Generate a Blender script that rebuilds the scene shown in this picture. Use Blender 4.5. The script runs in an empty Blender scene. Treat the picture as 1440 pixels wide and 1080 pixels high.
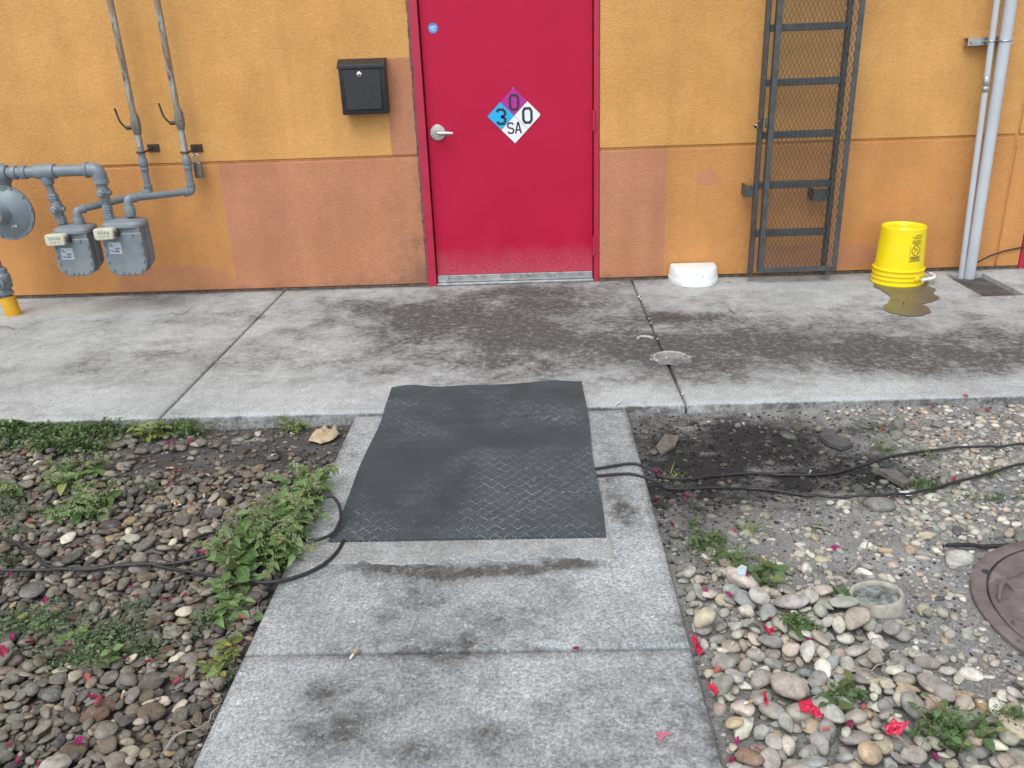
import bpy, bmesh, math, random
import numpy as np
from mathutils import Vector, Matrix
R = math.radians
rng = np.random.default_rng(7)
random.seed(7)
scene = bpy.context.scene
col = scene.collection

# ------------------------------------------------------------------ camera
cd = bpy.data.cameras.new('camera'); cam = bpy.data.objects.new('camera', cd); col.objects.link(cam)
cd.sensor_width = 36; cd.lens = 29.826; cd.clip_start = 0.05; cd.clip_end = 500
CAM = Vector((0.127, -5.594, 1.507))
yaw, pit, rol = -0.03171, 0.38113, -0.03846
fw = Vector((math.sin(yaw)*math.cos(pit), math.cos(yaw)*math.cos(pit), -math.sin(pit)))
rt = Vector((math.cos(yaw), -math.sin(yaw), 0)); up = rt.cross(fw)
r2 = rt*math.cos(rol) + up*math.sin(rol); u2 = up*math.cos(rol) - rt*math.sin(rol)
cam.matrix_world = Matrix(((r2.x, u2.x, -fw.x, CAM.x), (r2.y, u2.y, -fw.y, CAM.y), (r2.z, u2.z, -fw.z, CAM.z), (0, 0, 0, 1)))
scene.camera = cam
# ------------------------------------------------------------------ light: bright overcast day
SUN_EL, SUN_AZ = R(58), R(205)           # azimuth from +y, clockwise: behind the camera, a little left
w = bpy.data.worlds.new('World'); scene.world = w; w.use_nodes = True
wn = w.node_tree.nodes; bg = wn['Background']
sky = wn.new('ShaderNodeTexSky'); sky.sky_type = 'NISHITA'; sky.sun_disc = False
sky.sun_elevation = SUN_EL; sky.sun_rotation = SUN_AZ
sky.air_density = 1.0; sky.dust_density = 1.5; sky.ozone_density = 1.0
hs = wn.new('ShaderNodeHueSaturation'); hs.inputs['Saturation'].default_value = 0.45   # cloud cover greys the sky
w.node_tree.links.new(sky.outputs[0], hs.inputs['Color']); w.node_tree.links.new(hs.outputs[0], bg.inputs['Color'])
bg.inputs['Strength'].default_value = 0.15
sd = bpy.data.lights.new('sun', 'SUN'); sun = bpy.data.objects.new('sun', sd); col.objects.link(sun)
sd.energy = 1.0; sd.angle = R(45); sd.color = (1, .99, .97)
sdir = Vector((math.sin(SUN_AZ)*math.cos(SUN_EL), math.cos(SUN_AZ)*math.cos(SUN_EL), math.sin(SUN_EL)))
sun.rotation_euler = sdir.to_track_quat('Z', 'Y').to_euler(); sun.location = (0, -6, 8)
vs = scene.view_settings
vs.view_transform = 'Standard'; vs.look = 'None'; vs.gamma = 1; vs.exposure = 0.90

# ------------------------------------------------------------------ materials
class NT:
    def __init__(s, name):
        s.m = bpy.data.materials.new(name); s.m.use_nodes = True
        s.t = s.m.node_tree; s.n = s.t.nodes; s.b = s.n['Principled BSDF']; s.out = s.n['Material Output']
    def new(s, k, **kw):
        x = s.n.new(k)
        for a, b in kw.items(): setattr(x, a, b)
        return x
    def put(s, sock, v):
        if isinstance(v, bpy.types.NodeSocket): s.t.links.new(v, sock)
        elif isinstance(v, (tuple, list)) and len(v) == 3 and sock.type == 'RGBA': sock.default_value = (*v, 1)
        else: sock.default_value = v
    def math(s, op, a, b=None, c=None):
        x = s.new('ShaderNodeMath', operation=op); s.put(x.inputs[0], a)
        if b is not None: s.put(x.inputs[1], b)
        if c is not None: s.put(x.inputs[2], c)
        return x.outputs[0]
    def mix(s, f, a, b, mode='MIX'):
        x = s.new('ShaderNodeMix', data_type='RGBA', blend_type=mode); s.put(x.inputs[0], f); s.put(x.inputs[6], a); s.put(x.inputs[7], b)
        return x.outputs[2]
    def co(s, which='Object'):
        return s.new('ShaderNodeTexCoord').outputs[which]
    def noise(s, scale, detail=4, rough=.55, vec=None, stretch=None, dist=0):
        x = s.new('ShaderNodeTexNoise'); x.inputs['Scale'].default_value = scale; x.inputs['Detail'].default_value = detail
        x.inputs['Roughness'].default_value = rough; x.inputs['Distortion'].default_value = dist
        v = vec or s.co()
        if stretch:
            mp = s.new('ShaderNodeMapping'); s.put(mp.inputs['Vector'], v); mp.inputs['Scale'].default_value = stretch; v = mp.outputs[0]
        s.put(x.inputs['Vector'], v)
        return x.outputs['Fac']
    def ramp(s, v, a, b, lo=0., hi=1., smooth=True):
        x = s.new('ShaderNodeMapRange', interpolation_type='SMOOTHSTEP' if smooth else 'LINEAR'); s.put(x.inputs[0], v)
        for i, q in zip((1, 2, 3, 4), (a, b, lo, hi)): s.put(x.inputs[i], q)
        return x.outputs[0]
    def attr(s, name, out='Fac', typ='GEOMETRY'):
        x = s.new('ShaderNodeAttribute', attribute_name=name, attribute_type=typ); return x.outputs[out]
    def bump(s, h, strength=.3, dist=.01, n=None):
        x = s.new('ShaderNodeBump'); s.put(x.inputs['Height'], h); x.inputs['Strength'].default_value = strength; x.inputs['Distance'].default_value = dist
        if n is not None: s.put(x.inputs['Normal'], n)
        return x.outputs[0]
    def sep(s, v=None):
        x = s.new('ShaderNodeSeparateXYZ'); s.put(x.inputs[0], v or s.co()); return x.outputs
    def gain(s, c, g):       # multiply a colour by a scalar socket
        return s.mix(1., c, g, 'MULTIPLY')
    def fin(s, colr, rough=.6, metal=0., normal=None, spec=.5):
        s.put(s.b.inputs['Base Color'], colr); s.put(s.b.inputs['Roughness'], rough); s.put(s.b.inputs['Metallic'], metal)
        s.b.inputs['Specular IOR Level'].default_value = spec
        if normal is not None: s.put(s.b.inputs['Normal'], normal)
        return s.m

M = {}
def plain(name, c, c2=None, rough=.5, metal=0., scale=20, bump=0., bscale=120, spec=.5, rust=None, rust_thr=.6):
    t = NT(name)
    colr = t.mix(t.ramp(t.noise(scale, 6, .6), .3, .7), c, c2 or tuple(v*.75 for v in c))
    if rust: colr = t.mix(t.ramp(t.noise(scale*.7, 8, .7, dist=.5), rust_thr, rust_thr+.08), colr, rust)
    nr = t.bump(t.noise(bscale, 4), bump, .003) if bump else None
    r = t.ramp(t.noise(scale*1.7, 5), .3, .7, max(rough-.1, .03), min(rough+.12, 1))
    M[name] = t.fin(colr, r, metal, nr, spec); return M[name]

# --- stucco wall: orange paint with salmon repaint patches
def wall_mat():
    t = NT('stucco'); x, y, z = t.sep()
    wob = t.math('MULTIPLY', t.math('SUBTRACT', t.noise(9, 4), .5), .02)
    def box(x0, x1, z0, z1, e=.004):
        xx = t.math('ADD', x, wob); zz = t.math('ADD', z, wob)
        m = t.ramp(xx, x0-e, x0+e)
        for a in (t.ramp(xx, x1-e, x1+e, 1, 0), t.ramp(zz, z0-e, z0+e), t.ramp(zz, z1-e, z1+e, 1, 0)): m = t.math('MULTIPLY', m, a)
        return m
    def ell(cx, cz, rx, rz):
        d = t.math('ADD', t.math('POWER', t.math('DIVIDE', t.math('SUBTRACT', x, cx), rx), 2.), t.math('POWER', t.math('DIVIDE', t.math('SUBTRACT', z, cz), rz), 2.))
        return t.ramp(t.math('ADD', d, t.math('MULTIPLY', t.math('SUBTRACT', t.noise(14, 3), .5), 1.2)), .85, 1.05, 1, 0)
    org = t.mix(t.ramp(t.noise(1.3, 4), .3, .7), (.585, .30, .092), (.615, .33, .108))
    org2 = (.54, .255, .085)
    lower = t.ramp(z, .855, .859, 1, 0)
    c = t.mix(lower, org, org2)
    sal = t.mix(t.ramp(t.noise(2.2, 5), .3, .7), (.50, .225, .125), (.455, .20, .105))
    for b in (box(-1.90, -.5, -1, .857), box(-.765, -.5, .857, 1.452), box(.4, .998, -1, .857)):
        c = t.mix(b, c, sal)
    for e in (ell(1.255, .655, .075, .05), ell(1.36, 1.86, .10, .06), ell(-2.3, .04, .45, .16), ell(2.0, .12, .5, .09)):
        c = t.mix(t.math('MULTIPLY', e, .75), c, sal)
    gr = t.attr('grime')
    c = t.gain(c, t.ramp(t.noise(5, 5, .65, stretch=(1, 1, .07)), .3, .7, .90, 1.07, False))
    c = t.gain(c, t.ramp(t.noise(2.6, 6, .7), .3, .7, .90, 1.08, False))
    g = t.ramp(t.math('ADD', t.noise(11, 9, .7), t.math('MULTIPLY', gr, .6)), .56, 1.15)
    c = t.mix(t.math('MULTIPLY', g, .55), c, (.10, .07, .05))
    c = t.gain(c, t.ramp(t.noise(85, 5, .6), .25, .75, .86, 1.1, False))
    h = t.math('ADD', t.noise(95, 5, .6), t.math('MULTIPLY', t.noise(260, 3), .5))
    M['stucco'] = t.fin(c, .88, 0, t.bump(h, .75, .007), .3)
wall_mat()

# --- concrete: attribute 'bias' pushes grime up or down, 'tint' reddens it
def concrete(name, light, dark, scale=5., stretch=(1, 1, 1), speck=.34, worn=.5):
    t = NT(name); b = t.attr('bias')
    n = t.noise(scale, 8, .72, stretch=stretch, dist=.3)
    n2 = t.noise(scale*8, 5, .75)
    n3 = t.noise(210, 3, .8)
    bb = t.math('ADD', t.math('ADD', n, t.math('MULTIPLY', t.math('SUBTRACT', t.noise(1.9, 3, .6), .5), .55)), t.math('ADD', b, t.math('MULTIPLY', t.math('SUBTRACT', n2, .5), .30)))
    d = t.ramp(bb, .30, .90)                                   # broad grime
    d = t.math('MULTIPLY', d, t.ramp(t.math('ADD', n3, t.math('MULTIPLY', d, .18)), .36, .64, 1-worn, 1.12))
    d = t.math('MULTIPLY', d, t.ramp(t.math('ADD', t.noise(26, 6, .8), t.math('MULTIPLY', b, .12)), .34, .60, .38, 1.04))
    c = t.mix(t.ramp(t.noise(1.6, 6), .35, .65), light, tuple(v*.84 for v in light))
    c = t.mix(t.math('MINIMUM', d, 1.), c, dark)
    c = t.mix(t.math('MULTIPLY', t.attr('tint'), t.ramp(n2, .3, .7)), c, (.06, .048, .042))
    pale = t.ramp(t.math('ADD', t.noise(scale*2.6, 7, .75), t.math('MULTIPLY', b, -.15)), .56, .70)
    c = t.mix(t.math('MULTIPLY', t.math('MULTIPLY', pale, t.ramp(n3, .4, .6)), .65), c, (.56, .575, .575))
    c = t.mix(t.ramp(t.noise(scale*5, 3, .5), .74, .78, 0, .55), c, dark)     # spots
    c = t.gain(c, t.ramp(n3, .3, .7, 1-speck, 1+speck, False))
    c = t.gain(c, t.ramp(t.noise(16, 5, .75), .3, .7, .84, 1.13, False))
    c = t.gain(c, t.ramp(t.noise(95, 3, .6), .3, .7, 1-speck*.7, 1+speck*.7, False))
    h = t.math('ADD', n3, t.math('MULTIPLY', n2, .6))
    M[name] = t.fin(c, .92, 0, t.bump(h, .45, .004), .12)
concrete('sidewalk_concrete', (.40, .415, .40), (.085, .082, .076), scale=4.5)
concrete('walkway_concrete', (.355, .372, .365), (.095, .092, .085), scale=4.2, speck=.5, worn=.35)
concrete('mortar', (.33, .335, .32), (.11, .105, .10), scale=9)

def soil(name, base, base2):
    t = NT(name)
    c = t.mix(t.ramp(t.noise(7, 8, .65), .35, .65), base, base2)
    n = t.noise(10, 9, .7)
    c = t.mix(t.ramp(t.math('ADD', n, t.math('MULTIPLY', t.attr('burn'), t.ramp(t.noise(4.5, 6, .7), .3, .65, .45, 1.1))), .60, 1.2), c, (.040, .039, .038))
    c = t.mix(t.ramp(t.math('ADD', n, t.attr('dust')), .75, 1.15), c, (.40, .40, .39))
    c = t.gain(c, t.ramp(t.noise(150, 5, .75), .3, .7, .5, 1.5, False))
    h = t.math('ADD', t.noise(60, 6, .7), t.noise(220, 4, .7))
    M[name] = t.fin(c, .95, 0, t.bump(h, .9, .012), .2)
soil('dark_soil', (.085, .08, .074), (.15, .138, .125))
soil('pale_soil', (.24, .24, .222), (.34, .335, .31))

def stone_mat(name, attr):
    t = NT(name)
    if attr: base = t.attr('tone', 'Color')
    else: base = t.new('ShaderNodeObjectInfo').outputs['Color']
    v = t.co('Object') if attr else t.new('ShaderNodeNewGeometry').outputs['Position']
    c = t.gain(base, t.ramp(t.noise(34, 6, .7, v), .3, .7, .55, 1.36, False))
    c = t.mix(t.ramp(t.noise(22, 7, .75, v), .50, .72, 0, .6), c, (.31, .30, .28))
    c = t.mix(t.ramp(t.noise(70, 2, .5, v, dist=2.5), .66, .70, 0, .35), c, (.42, .40, .37))
    c = t.gain(c, t.ramp(t.noise(420, 3, .7, v), .3, .7, .82, 1.18, False))
    M[name] = t.fin(c, .78, 0, t.bump(t.math('ADD', t.noise(130, 5, .7, v), t.noise(38, 3, .6, v)), .6, .006), .25)
stone_mat('stone_single', False); stone_mat('stone_many', True)

def leaf_mat(name, c1, c2, tr=.25):
    t = NT(name)
    oi = t.new('ShaderNodeObjectInfo').outputs['Random']
    ri = t.new('ShaderNodeNewGeometry').outputs['Random Per Island']
    f = t.math('FRACT', t.math('ADD', oi, ri))
    c = t.mix(f, c1, c2); c = t.gain(c, t.ramp(t.noise(5, 4, .6), .3, .7, .62, 1.3, False))
    rib_ = t.ramp(t.math('ABSOLUTE', t.sep()[0]), .008, .022, .35, 0); c = t.mix(rib_, c, tuple(min(1, v*2.2) for v in c2))
    c = t.mix(t.ramp(t.math('FRACT', t.math('MULTIPLY', f, 7.3)), .90, .93, 0, .5), c, (c2[0]*2.2, c2[1]*1.15, c2[2]))
    t.fin(c, .5, 0, None, .4)
    tl = t.new('ShaderNodeBsdfTranslucent'); t.put(tl.inputs['Color'], t.mix(.5, c, (.25, .42, .05)))
    mx = t.new('ShaderNodeMixShader'); mx.inputs[0].default_value = tr
    t.put(mx.inputs[1], t.b.outputs[0]); t.put(mx.inputs[2], tl.outputs[0]); t.put(t.out.inputs[0], mx.outputs[0])
    M[name] = t.m
leaf_mat('leaf', (.085, .155, .042), (.165, .255, .09), .2)
leaf_mat('leaf_dark', (.05, .10, .032), (.10, .165, .06), .15)
leaf_mat('leaf_yellow', (.12, .18, .035), (.20, .26, .06), .18)
leaf_mat('grey_leaf', (.055, .095, .042), (.12, .165, .085), .12)
leaf_mat('flower_spike', (.20, .26, .12), (.30, .32, .20))
leaf_mat('petal', (.36, .008, .15), (.20, .01, .06), .25)
leaf_mat('petal_faded', (.27, .02, .045), (.36, .10, .08), .15)
plain('stem', (.10, .12, .05), (.16, .12, .06), .7)
plain('twig', (.20, .16, .12), (.33, .29, .24), .85, bump=.4)
plain('dry_leaf', (.36, .27, .16), (.46, .37, .25), .8, bump=.4)
plain('red_rubber', (.55, .02, .06), (.42, .012, .045), .38, scale=60)
plain('butt_filter', (.46, .28, .13), (.38, .22, .10), .9, scale=300)
plain('butt_paper', (.72, .70, .62), (.5, .48, .42), .9, scale=300)
plain('shard_white', (.66, .66, .62), (.5, .5, .47), .6, scale=80)
plain('grey_paint', (.135, .168, .19), (.185, .22, .24), .42, scale=9, bump=.15, bscale=60, rust=(.10, .085, .07), rust_thr=.66)
plain('meter_body', (.14, .168, .185), (.20, .225, .235), .5, scale=7, bump=.2, bscale=90, rust=(.12, .12, .115), rust_thr=.63)
plain('bolt_metal', (.09, .10, .11), (.15, .16, .17), .45, .5, scale=80)
plain('cream_plastic', (.55, .54, .42), (.45, .43, .33), .5, scale=25)
plain('plate_label', (.55, .58, .60), (.38, .42, .45), .4, .2, scale=60)
plain('ink', (.02, .02, .025), (.03, .03, .035), .6)
plain('ink_blue', (.05, .07, .16), (.08, .1, .2), .6)
plain('yellow_sleeve', (.66, .36, .012), (.55, .28, .01), .45, scale=15)
def rusty():
    t = NT('rusty_pipe'); c = t.mix(t.ramp(t.noise(30, 6, .7, stretch=(1, 1, .35)), .3, .7), (.36, .39, .35), (.27, .30, .28))
    c = t.mix(t.ramp(t.noise(26, 8, .7, stretch=(1, 1, .16)), .44, .54, 0, .85), c, (.21, .135, .08)); c = t.mix(t.ramp(t.noise(34, 8, .75, stretch=(1, 1, .2)), .54, .60), c, (.10, .055, .038))
    M['rusty_pipe'] = t.fin(c, .65, 0, t.bump(t.noise(90, 5), .3, .003))
rusty()
plain('valve_metal', (.15, .14, .12), (.22, .21, .18), .45, .5, scale=40)
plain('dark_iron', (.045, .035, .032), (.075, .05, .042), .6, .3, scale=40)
plain('padlock_steel', (.17, .17, .165), (.24, .235, .22), .35, .7, scale=60)
plain('chrome', (.6, .6, .6), (.45, .45, .45), .2, 1., scale=60)
plain('galvanised', (.5, .51, .51), (.38, .39, .39), .32, .85, scale=60)
plain('ladder_steel', (.062, .068, .07), (.10, .105, .105), .45, .45, scale=18, bump=.2, rust=(.10, .085, .07), rust_thr=.68)
plain('mailbox_black', (.014, .015, .017), (.022, .023, .025), .42, scale=30, bump=.12, bscale=400)
plain('handle_metal', (.60, .59, .55), (.5, .49, .45), .3, .85, scale=50)
plain('threshold_metal', (.55, .57, .56), (.36, .37, .36), .38, .75, scale=22)
plain('conduit_grey', (.40, .43, .46), (.46, .49, .52), .5, scale=6)
plain('bucket_yellow', (.82, .64, .004), (.78, .60, .004), .3, scale=5)
plain('white_plastic', (.66, .68, .66), (.72, .74, .72), .4, scale=9)
plain('cable_black', (.012, .012, .013), (.02, .02, .021), .5, scale=50)
plain('pvc_cream', (.44, .42, .35), (.28, .26, .21), .65, scale=30, bump=.2)
plain('verdigris', (.10, .092, .075), (.27, .34, .32), .75, .1, scale=45, bump=.6)
plain('manhole_iron', (.115, .09, .085), (.19, .16, .152), .7, .2, scale=13, bump=.6, bscale=70, rust=(.27, .24, .23), rust_thr=.6)
plain('sign_magenta', (.42, .012, .26), (.40, .012, .25), .35)
plain('sign_cyan', (.01, .38, .72), (.01, .37, .70), .35)
plain('sign_white', (.74, .75, .76), (.72, .73, .74), .35)
plain('sticker_blue', (.03, .25, .62), (.03, .24, .60), .4)
plain('slate', (.05, .05, .05), (.085, .08, .078), .85, bump=.5)
plain('old_wood', (.075, .07, .062), (.15, .135, .115), .92, scale=35, bump=.7)
plain('pink_paint', (.50, .10, .16), (.36, .16, .19), .8, scale=90)
plain('caulk', (.05, .042, .036), (.16, .12, .09), .9, scale=30, bump=.5)
plain('glass_shard', (.40, .48, .50), (.5, .56, .57), .15)

def door_mat():
    t = NT('red_door'); x, y, z = t.sep()
    c = t.mix(t.ramp(t.noise(2.5, 5), .3, .7), (.41, .0065, .038), (.44, .0085, .046))
    du = t.math('MULTIPLY', t.ramp(t.math('ADD', z, t.math('MULTIPLY', t.math('SUBTRACT', t.noise(7, 6), .5), .22)), .05, .30, 1, 0), t.ramp(t.noise(60, 7, .75), .28, .7))
    c = t.mix(t.math('MULTIPLY', du, .55), c, (.42, .17, .19))
    c = t.mix(t.ramp(t.noise(16, 8, .7), .68, .78, 0, .22), c, (.52, .2, .24))
    c = t.mix(t.ramp(t.noise(9, 6, .7, stretch=(1, 1, .12)), .60, .72, 0, .12), c, (.2, .01, .03))
    c = t.mix(t.ramp(t.noise(190, 2), .79, .82, 0, .5), c, (.6, .35, .38))
    M['red_door'] = t.fin(c, t.ramp(t.noise(5, 5), .3, .7, .42, .55), 0, t.bump(t.noise(150, 3), .06, .002), .22)
door_mat()
plain('red_frame', (.42, .015, .05), (.36, .014, .045), .42, scale=14, bump=.1)

def rubber():
    t = NT('rubber_mat'); x, y, z = t.sep(); C = .040
    p = t.math('DIVIDE', t.math('ADD', x, t.math('MULTIPLY', y, .86)), C*1.25); q = t.math('DIVIDE', t.math('SUBTRACT', x, t.math('MULTIPLY', y, .86)), C*1.25)
    ch = t.math('FLOORED_MODULO', t.math('ADD', t.math('FLOOR', p), t.math('FLOOR', q)), 2.)
    fp = t.math('FRACT', p); fq = t.math('FRACT', q)
    edge = lambda f: t.math('ABSOLUTE', t.math('SUBTRACT', f, .5))
    line = t.ramp(t.math('MAXIMUM', edge(fp), edge(fq)), .435, .475)
    st = lambda v: t.math('SINE', t.math('MULTIPLY', v, 2*math.pi*4))
    s = t.math('ADD', t.math('MULTIPLY', ch, st(p)), t.math('MULTIPLY', t.math('SUBTRACT', 1., ch), st(q)))
    rib = t.ramp(s, -.2, .7)
    dust = t.ramp(t.math('ADD', t.noise(3.2, 7, .65), t.attr('bias')), .40, .68)
    fine = t.ramp(t.noise(70, 6, .75), .35, .7)
    c = t.mix(t.ramp(t.noise(5, 6, .65), .3, .7), (.046, .054, .058), (.062, .071, .076))
    f = t.math('MULTIPLY', t.math('MULTIPLY', dust, fine), t.math('ADD', t.math('MULTIPLY', line, .62), t.math('ADD', .10, t.math('MULTIPLY', rib, .22))))
    c = t.mix(f, c, (.30, .32, .33))
    c = t.mix(t.ramp(t.noise(240, 2), .74, .80, 0, .5), c, (.4, .4, .4))
    c = t.gain(c, t.ramp(rib, 0, 1, .78, 1.18))
    nr = t.bump(t.math('SUBTRACT', rib, t.math('MULTIPLY', line, 1.)), .18, .003)
    M['rubber_mat'] = t.fin(c, t.ramp(dust, 0, 1, .72, .9), 0, nr, .12)
rubber()
def puddle_mat():
    t = NT('puddle'); c = t.mix(t.ramp(t.noise(9, 5), .3, .7), (.115, .102, .075), (.09, .08, .06))
    M['puddle'] = t.fin(c, .34, 0, None, .5)
puddle_mat()

# ------------------------------------------------------------------ mesh helpers
def frame(d):
    d = Vector(d).normalized(); a = Vector((0, 0, 1)) if abs(d.z) < .9 else Vector((1, 0, 0))
    x = d.cross(a).normalized(); return x, d.cross(x).normalized(), d
class MB:
    def __init__(s): s.v = []; s.f = []
    def add(s, vs, fs):
        k = len(s.v); s.v += [tuple(v) for v in vs]; s.f += [tuple(i+k for i in f) for f in fs]; return s
    def box(s, x0, x1, y0, y1, z0, z1):
        return s.add([(x, y, z) for x in (x0, x1) for y in (y0, y1) for z in (z0, z1)],
                     [(0, 1, 3, 2), (4, 6, 7, 5), (0, 4, 5, 1), (2, 3, 7, 6), (0, 2, 6, 4), (1, 5, 7, 3)])
    def rod(s, a, b, r0, r1=None, n=14, caps=True):
        return s.loft([a, b], [r0, r0 if r1 is None else r1], n, caps)
    def loft(s, pts, rs, n=14, caps=True):          # straight stack of rings along one axis
        pts = [Vector(p) for p in pts]; x, y, d = frame(pts[-1]-pts[0])
        return s.rings([[p + x*(r*math.cos(2*math.pi*i/n)) + y*(r*math.sin(2*math.pi*i/n)) for i in range(n)] for p, r in zip(pts, rs)], caps)
    def rings(s, rr, caps=True):
        n = len(rr[0]); vs = [v for r in rr for v in r]; fs = []
        for k in range(len(rr)-1):
            for i in range(n):
                j = (i+1) % n; fs.append((k*n+i, k*n+j, (k+1)*n+j, (k+1)*n+i))
        if caps: fs += [tuple(range(n-1, -1, -1)), tuple(range((len(rr)-1)*n, len(rr)*n))]
        return s.add(vs, fs)
    def tube(s, path, r, n=10, caps=True):          # parallel transport
        P = [Vector(p) for p in path]; rad = r if isinstance(r, (list, tuple)) else [r]*len(P)
        T = [(P[min(i+1, len(P)-1)]-P[max(i-1, 0)]).normalized() for i in range(len(P))]
        x, y, d = frame(T[0]); rr = []
        for p, t, q in zip(P, T, rad):
            x = (x - t*x.dot(t)).normalized(); y = t.cross(x)
            rr.append([p + x*(q*math.cos(2*math.pi*i/n)) + y*(q*math.sin(2*math.pi*i/n)) for i in range(n)])
        return s.rings(rr, caps)
    def prism(s, poly, f0, f1):                     # poly 2-D, f0/f1 map (u,v) to 3-D
        n = len(poly); vs = [f0(*p) for p in poly] + [f1(*p) for p in poly]
        return s.add(vs, [tuple(range(n-1, -1, -1)), tuple(range(n, 2*n))] + [(i, (i+1) % n, n+(i+1) % n, n+i) for i in range(n)])
    def build(s, name, mat, parent=None, smooth=True, ang=35, bevel=0, seg=2, fix=True):
        me = bpy.data.meshes.new(name); o = Vector(ORG.get(parent.name, (0, 0, 0))) if parent else Vector()
        me.from_pydata([tuple(Vector(v)-o) for v in s.v], [], s.f)
        if fix:
            bm = bmesh.new(); bm.from_mesh(me); bmesh.ops.recalc_face_normals(bm, faces=bm.faces); bm.to_mesh(me); bm.free()
        me.materials.append(M[mat]); me.update()
        if smooth:
            me.polygons.foreach_set('use_smooth', [True]*len(me.polygons)); me.set_sharp_from_angle(angle=R(ang))
        ob = bpy.data.objects.new(name, me); col.objects.link(ob)
        if parent: ob.parent = parent; ORG[ob.name] = tuple(o)
        if bevel:
            m = ob.modifiers.new('bevel', 'BEVEL'); m.width = bevel; m.segments = seg; m.limit_method = 'ANGLE'; m.angle_limit = R(40)
        return ob
ORG = {}
def tag(o, label, cat, group=None):
    o['label'] = label; o['category'] = cat
    if group: o['group'] = group
    return o
def thing(name, label, cat, loc=(0, 0, 0), group=None):
    o = bpy.data.objects.new(name, None); col.objects.link(o); o.location = loc; o.empty_display_size = .1
    ORG[o.name] = tuple(loc); return tag(o, label, cat, group)
def struct(o): o['kind'] = 'structure'; return o
def stuff(o): o['kind'] = 'stuff'; return o
def arc(c, a, b, r, t0, t1, n=8):                   # points on a circle in the plane spanned by a, b
    c, a, b = Vector(c), Vector(a), Vector(b)
    return [c + a*(r*math.cos(t0+(t1-t0)*i/n)) + b*(r*math.sin(t0+(t1-t0)*i/n)) for i in range(n+1)]
def bend(path, r, n=6):                             # round the corners of a polyline
    P = [Vector(p) for p in path]; out = [P[0]]
    for i in range(1, len(P)-1):
        a, b, c = P[i-1], P[i], P[i+1]; u = (a-b); v = (c-b); k = min(r, u.length*.49, v.length*.49)
        p0 = b+u.normalized()*k; p1 = b+v.normalized()*k
        for j in range(n+1):
            t = j/n; out.append(p0*(1-t)**2 + b*(2*t*(1-t)) + p1*t*t)
    return out + [P[-1]]
def strokes(mb, lines, wd, f, depth=.0012):         # flat lettering; f maps (u,v,h) to 3-D
    for L in lines:
        L = [Vector(p) for p in L]; closed = (L[0]-L[-1]).length < 1e-6
        if closed: L = L[:-1]
        n = len(L); lo = []; hi = []
        for i in range(n):
            a = L[i-1] if (i or closed) else None; c = L[(i+1) % n] if (i < n-1 or closed) else None
            d1 = (L[i]-a).normalized() if a is not None else None; d2 = (c-L[i]).normalized() if c is not None else None
            d = d1 if d2 is None else d2 if d1 is None else (d1+d2)
            d = d.normalized(); nr = Vector((-d.y, d.x)); k = 1/max(.5, nr.dot(Vector((-(d2 or d1).y, (d2 or d1).x))))
            lo.append(L[i]-nr*(wd/2*k)); hi.append(L[i]+nr*(wd/2*k))
        vs = [f(p.x, p.y, depth) for p in lo] + [f(p.x, p.y, depth) for p in hi]
        fs = [(i, (i+1) % n, n+(i+1) % n, n+i) for i in range(n if closed else n-1)]
        mb.add(vs, fs)

# ------------------------------------------------------------------ numpy noise
_lat = np.random.default_rng(3).random((256, 256))
def vnoise(x, y):
    xi = np.floor(x).astype(int); yi = np.floor(y).astype(int); fx = x-xi; fy = y-yi
    fx = fx*fx*(3-2*fx); fy = fy*fy*(3-2*fy); g = lambda i, j: _lat[i % 256, j % 256]
    return (g(xi, yi)*(1-fx)+g(xi+1, yi)*fx)*(1-fy) + (g(xi, yi+1)*(1-fx)+g(xi+1, yi+1)*fx)*fy
def fbm(x, y, f=1., o=5, g=.5):
    s = 0; a = 1; t = 0
    for k in range(o): s = s+a*vnoise(x*f+17.3*k, y*f+5.1*k); t += a; a *= g; f *= 2.03
    return s/t
def blobs(x, y, L):
    s = np.zeros_like(x)
    for cx, cy, rx, ry, a in L: s += a*np.exp(-(((x-cx)/rx)**2+((y-cy)/ry)**2))
    return s
def fattr(me, name, vals):
    a = me.attributes.new(name, 'FLOAT', 'POINT'); a.data.foreach_set('value', np.asarray(vals, dtype=np.float32))
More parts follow.
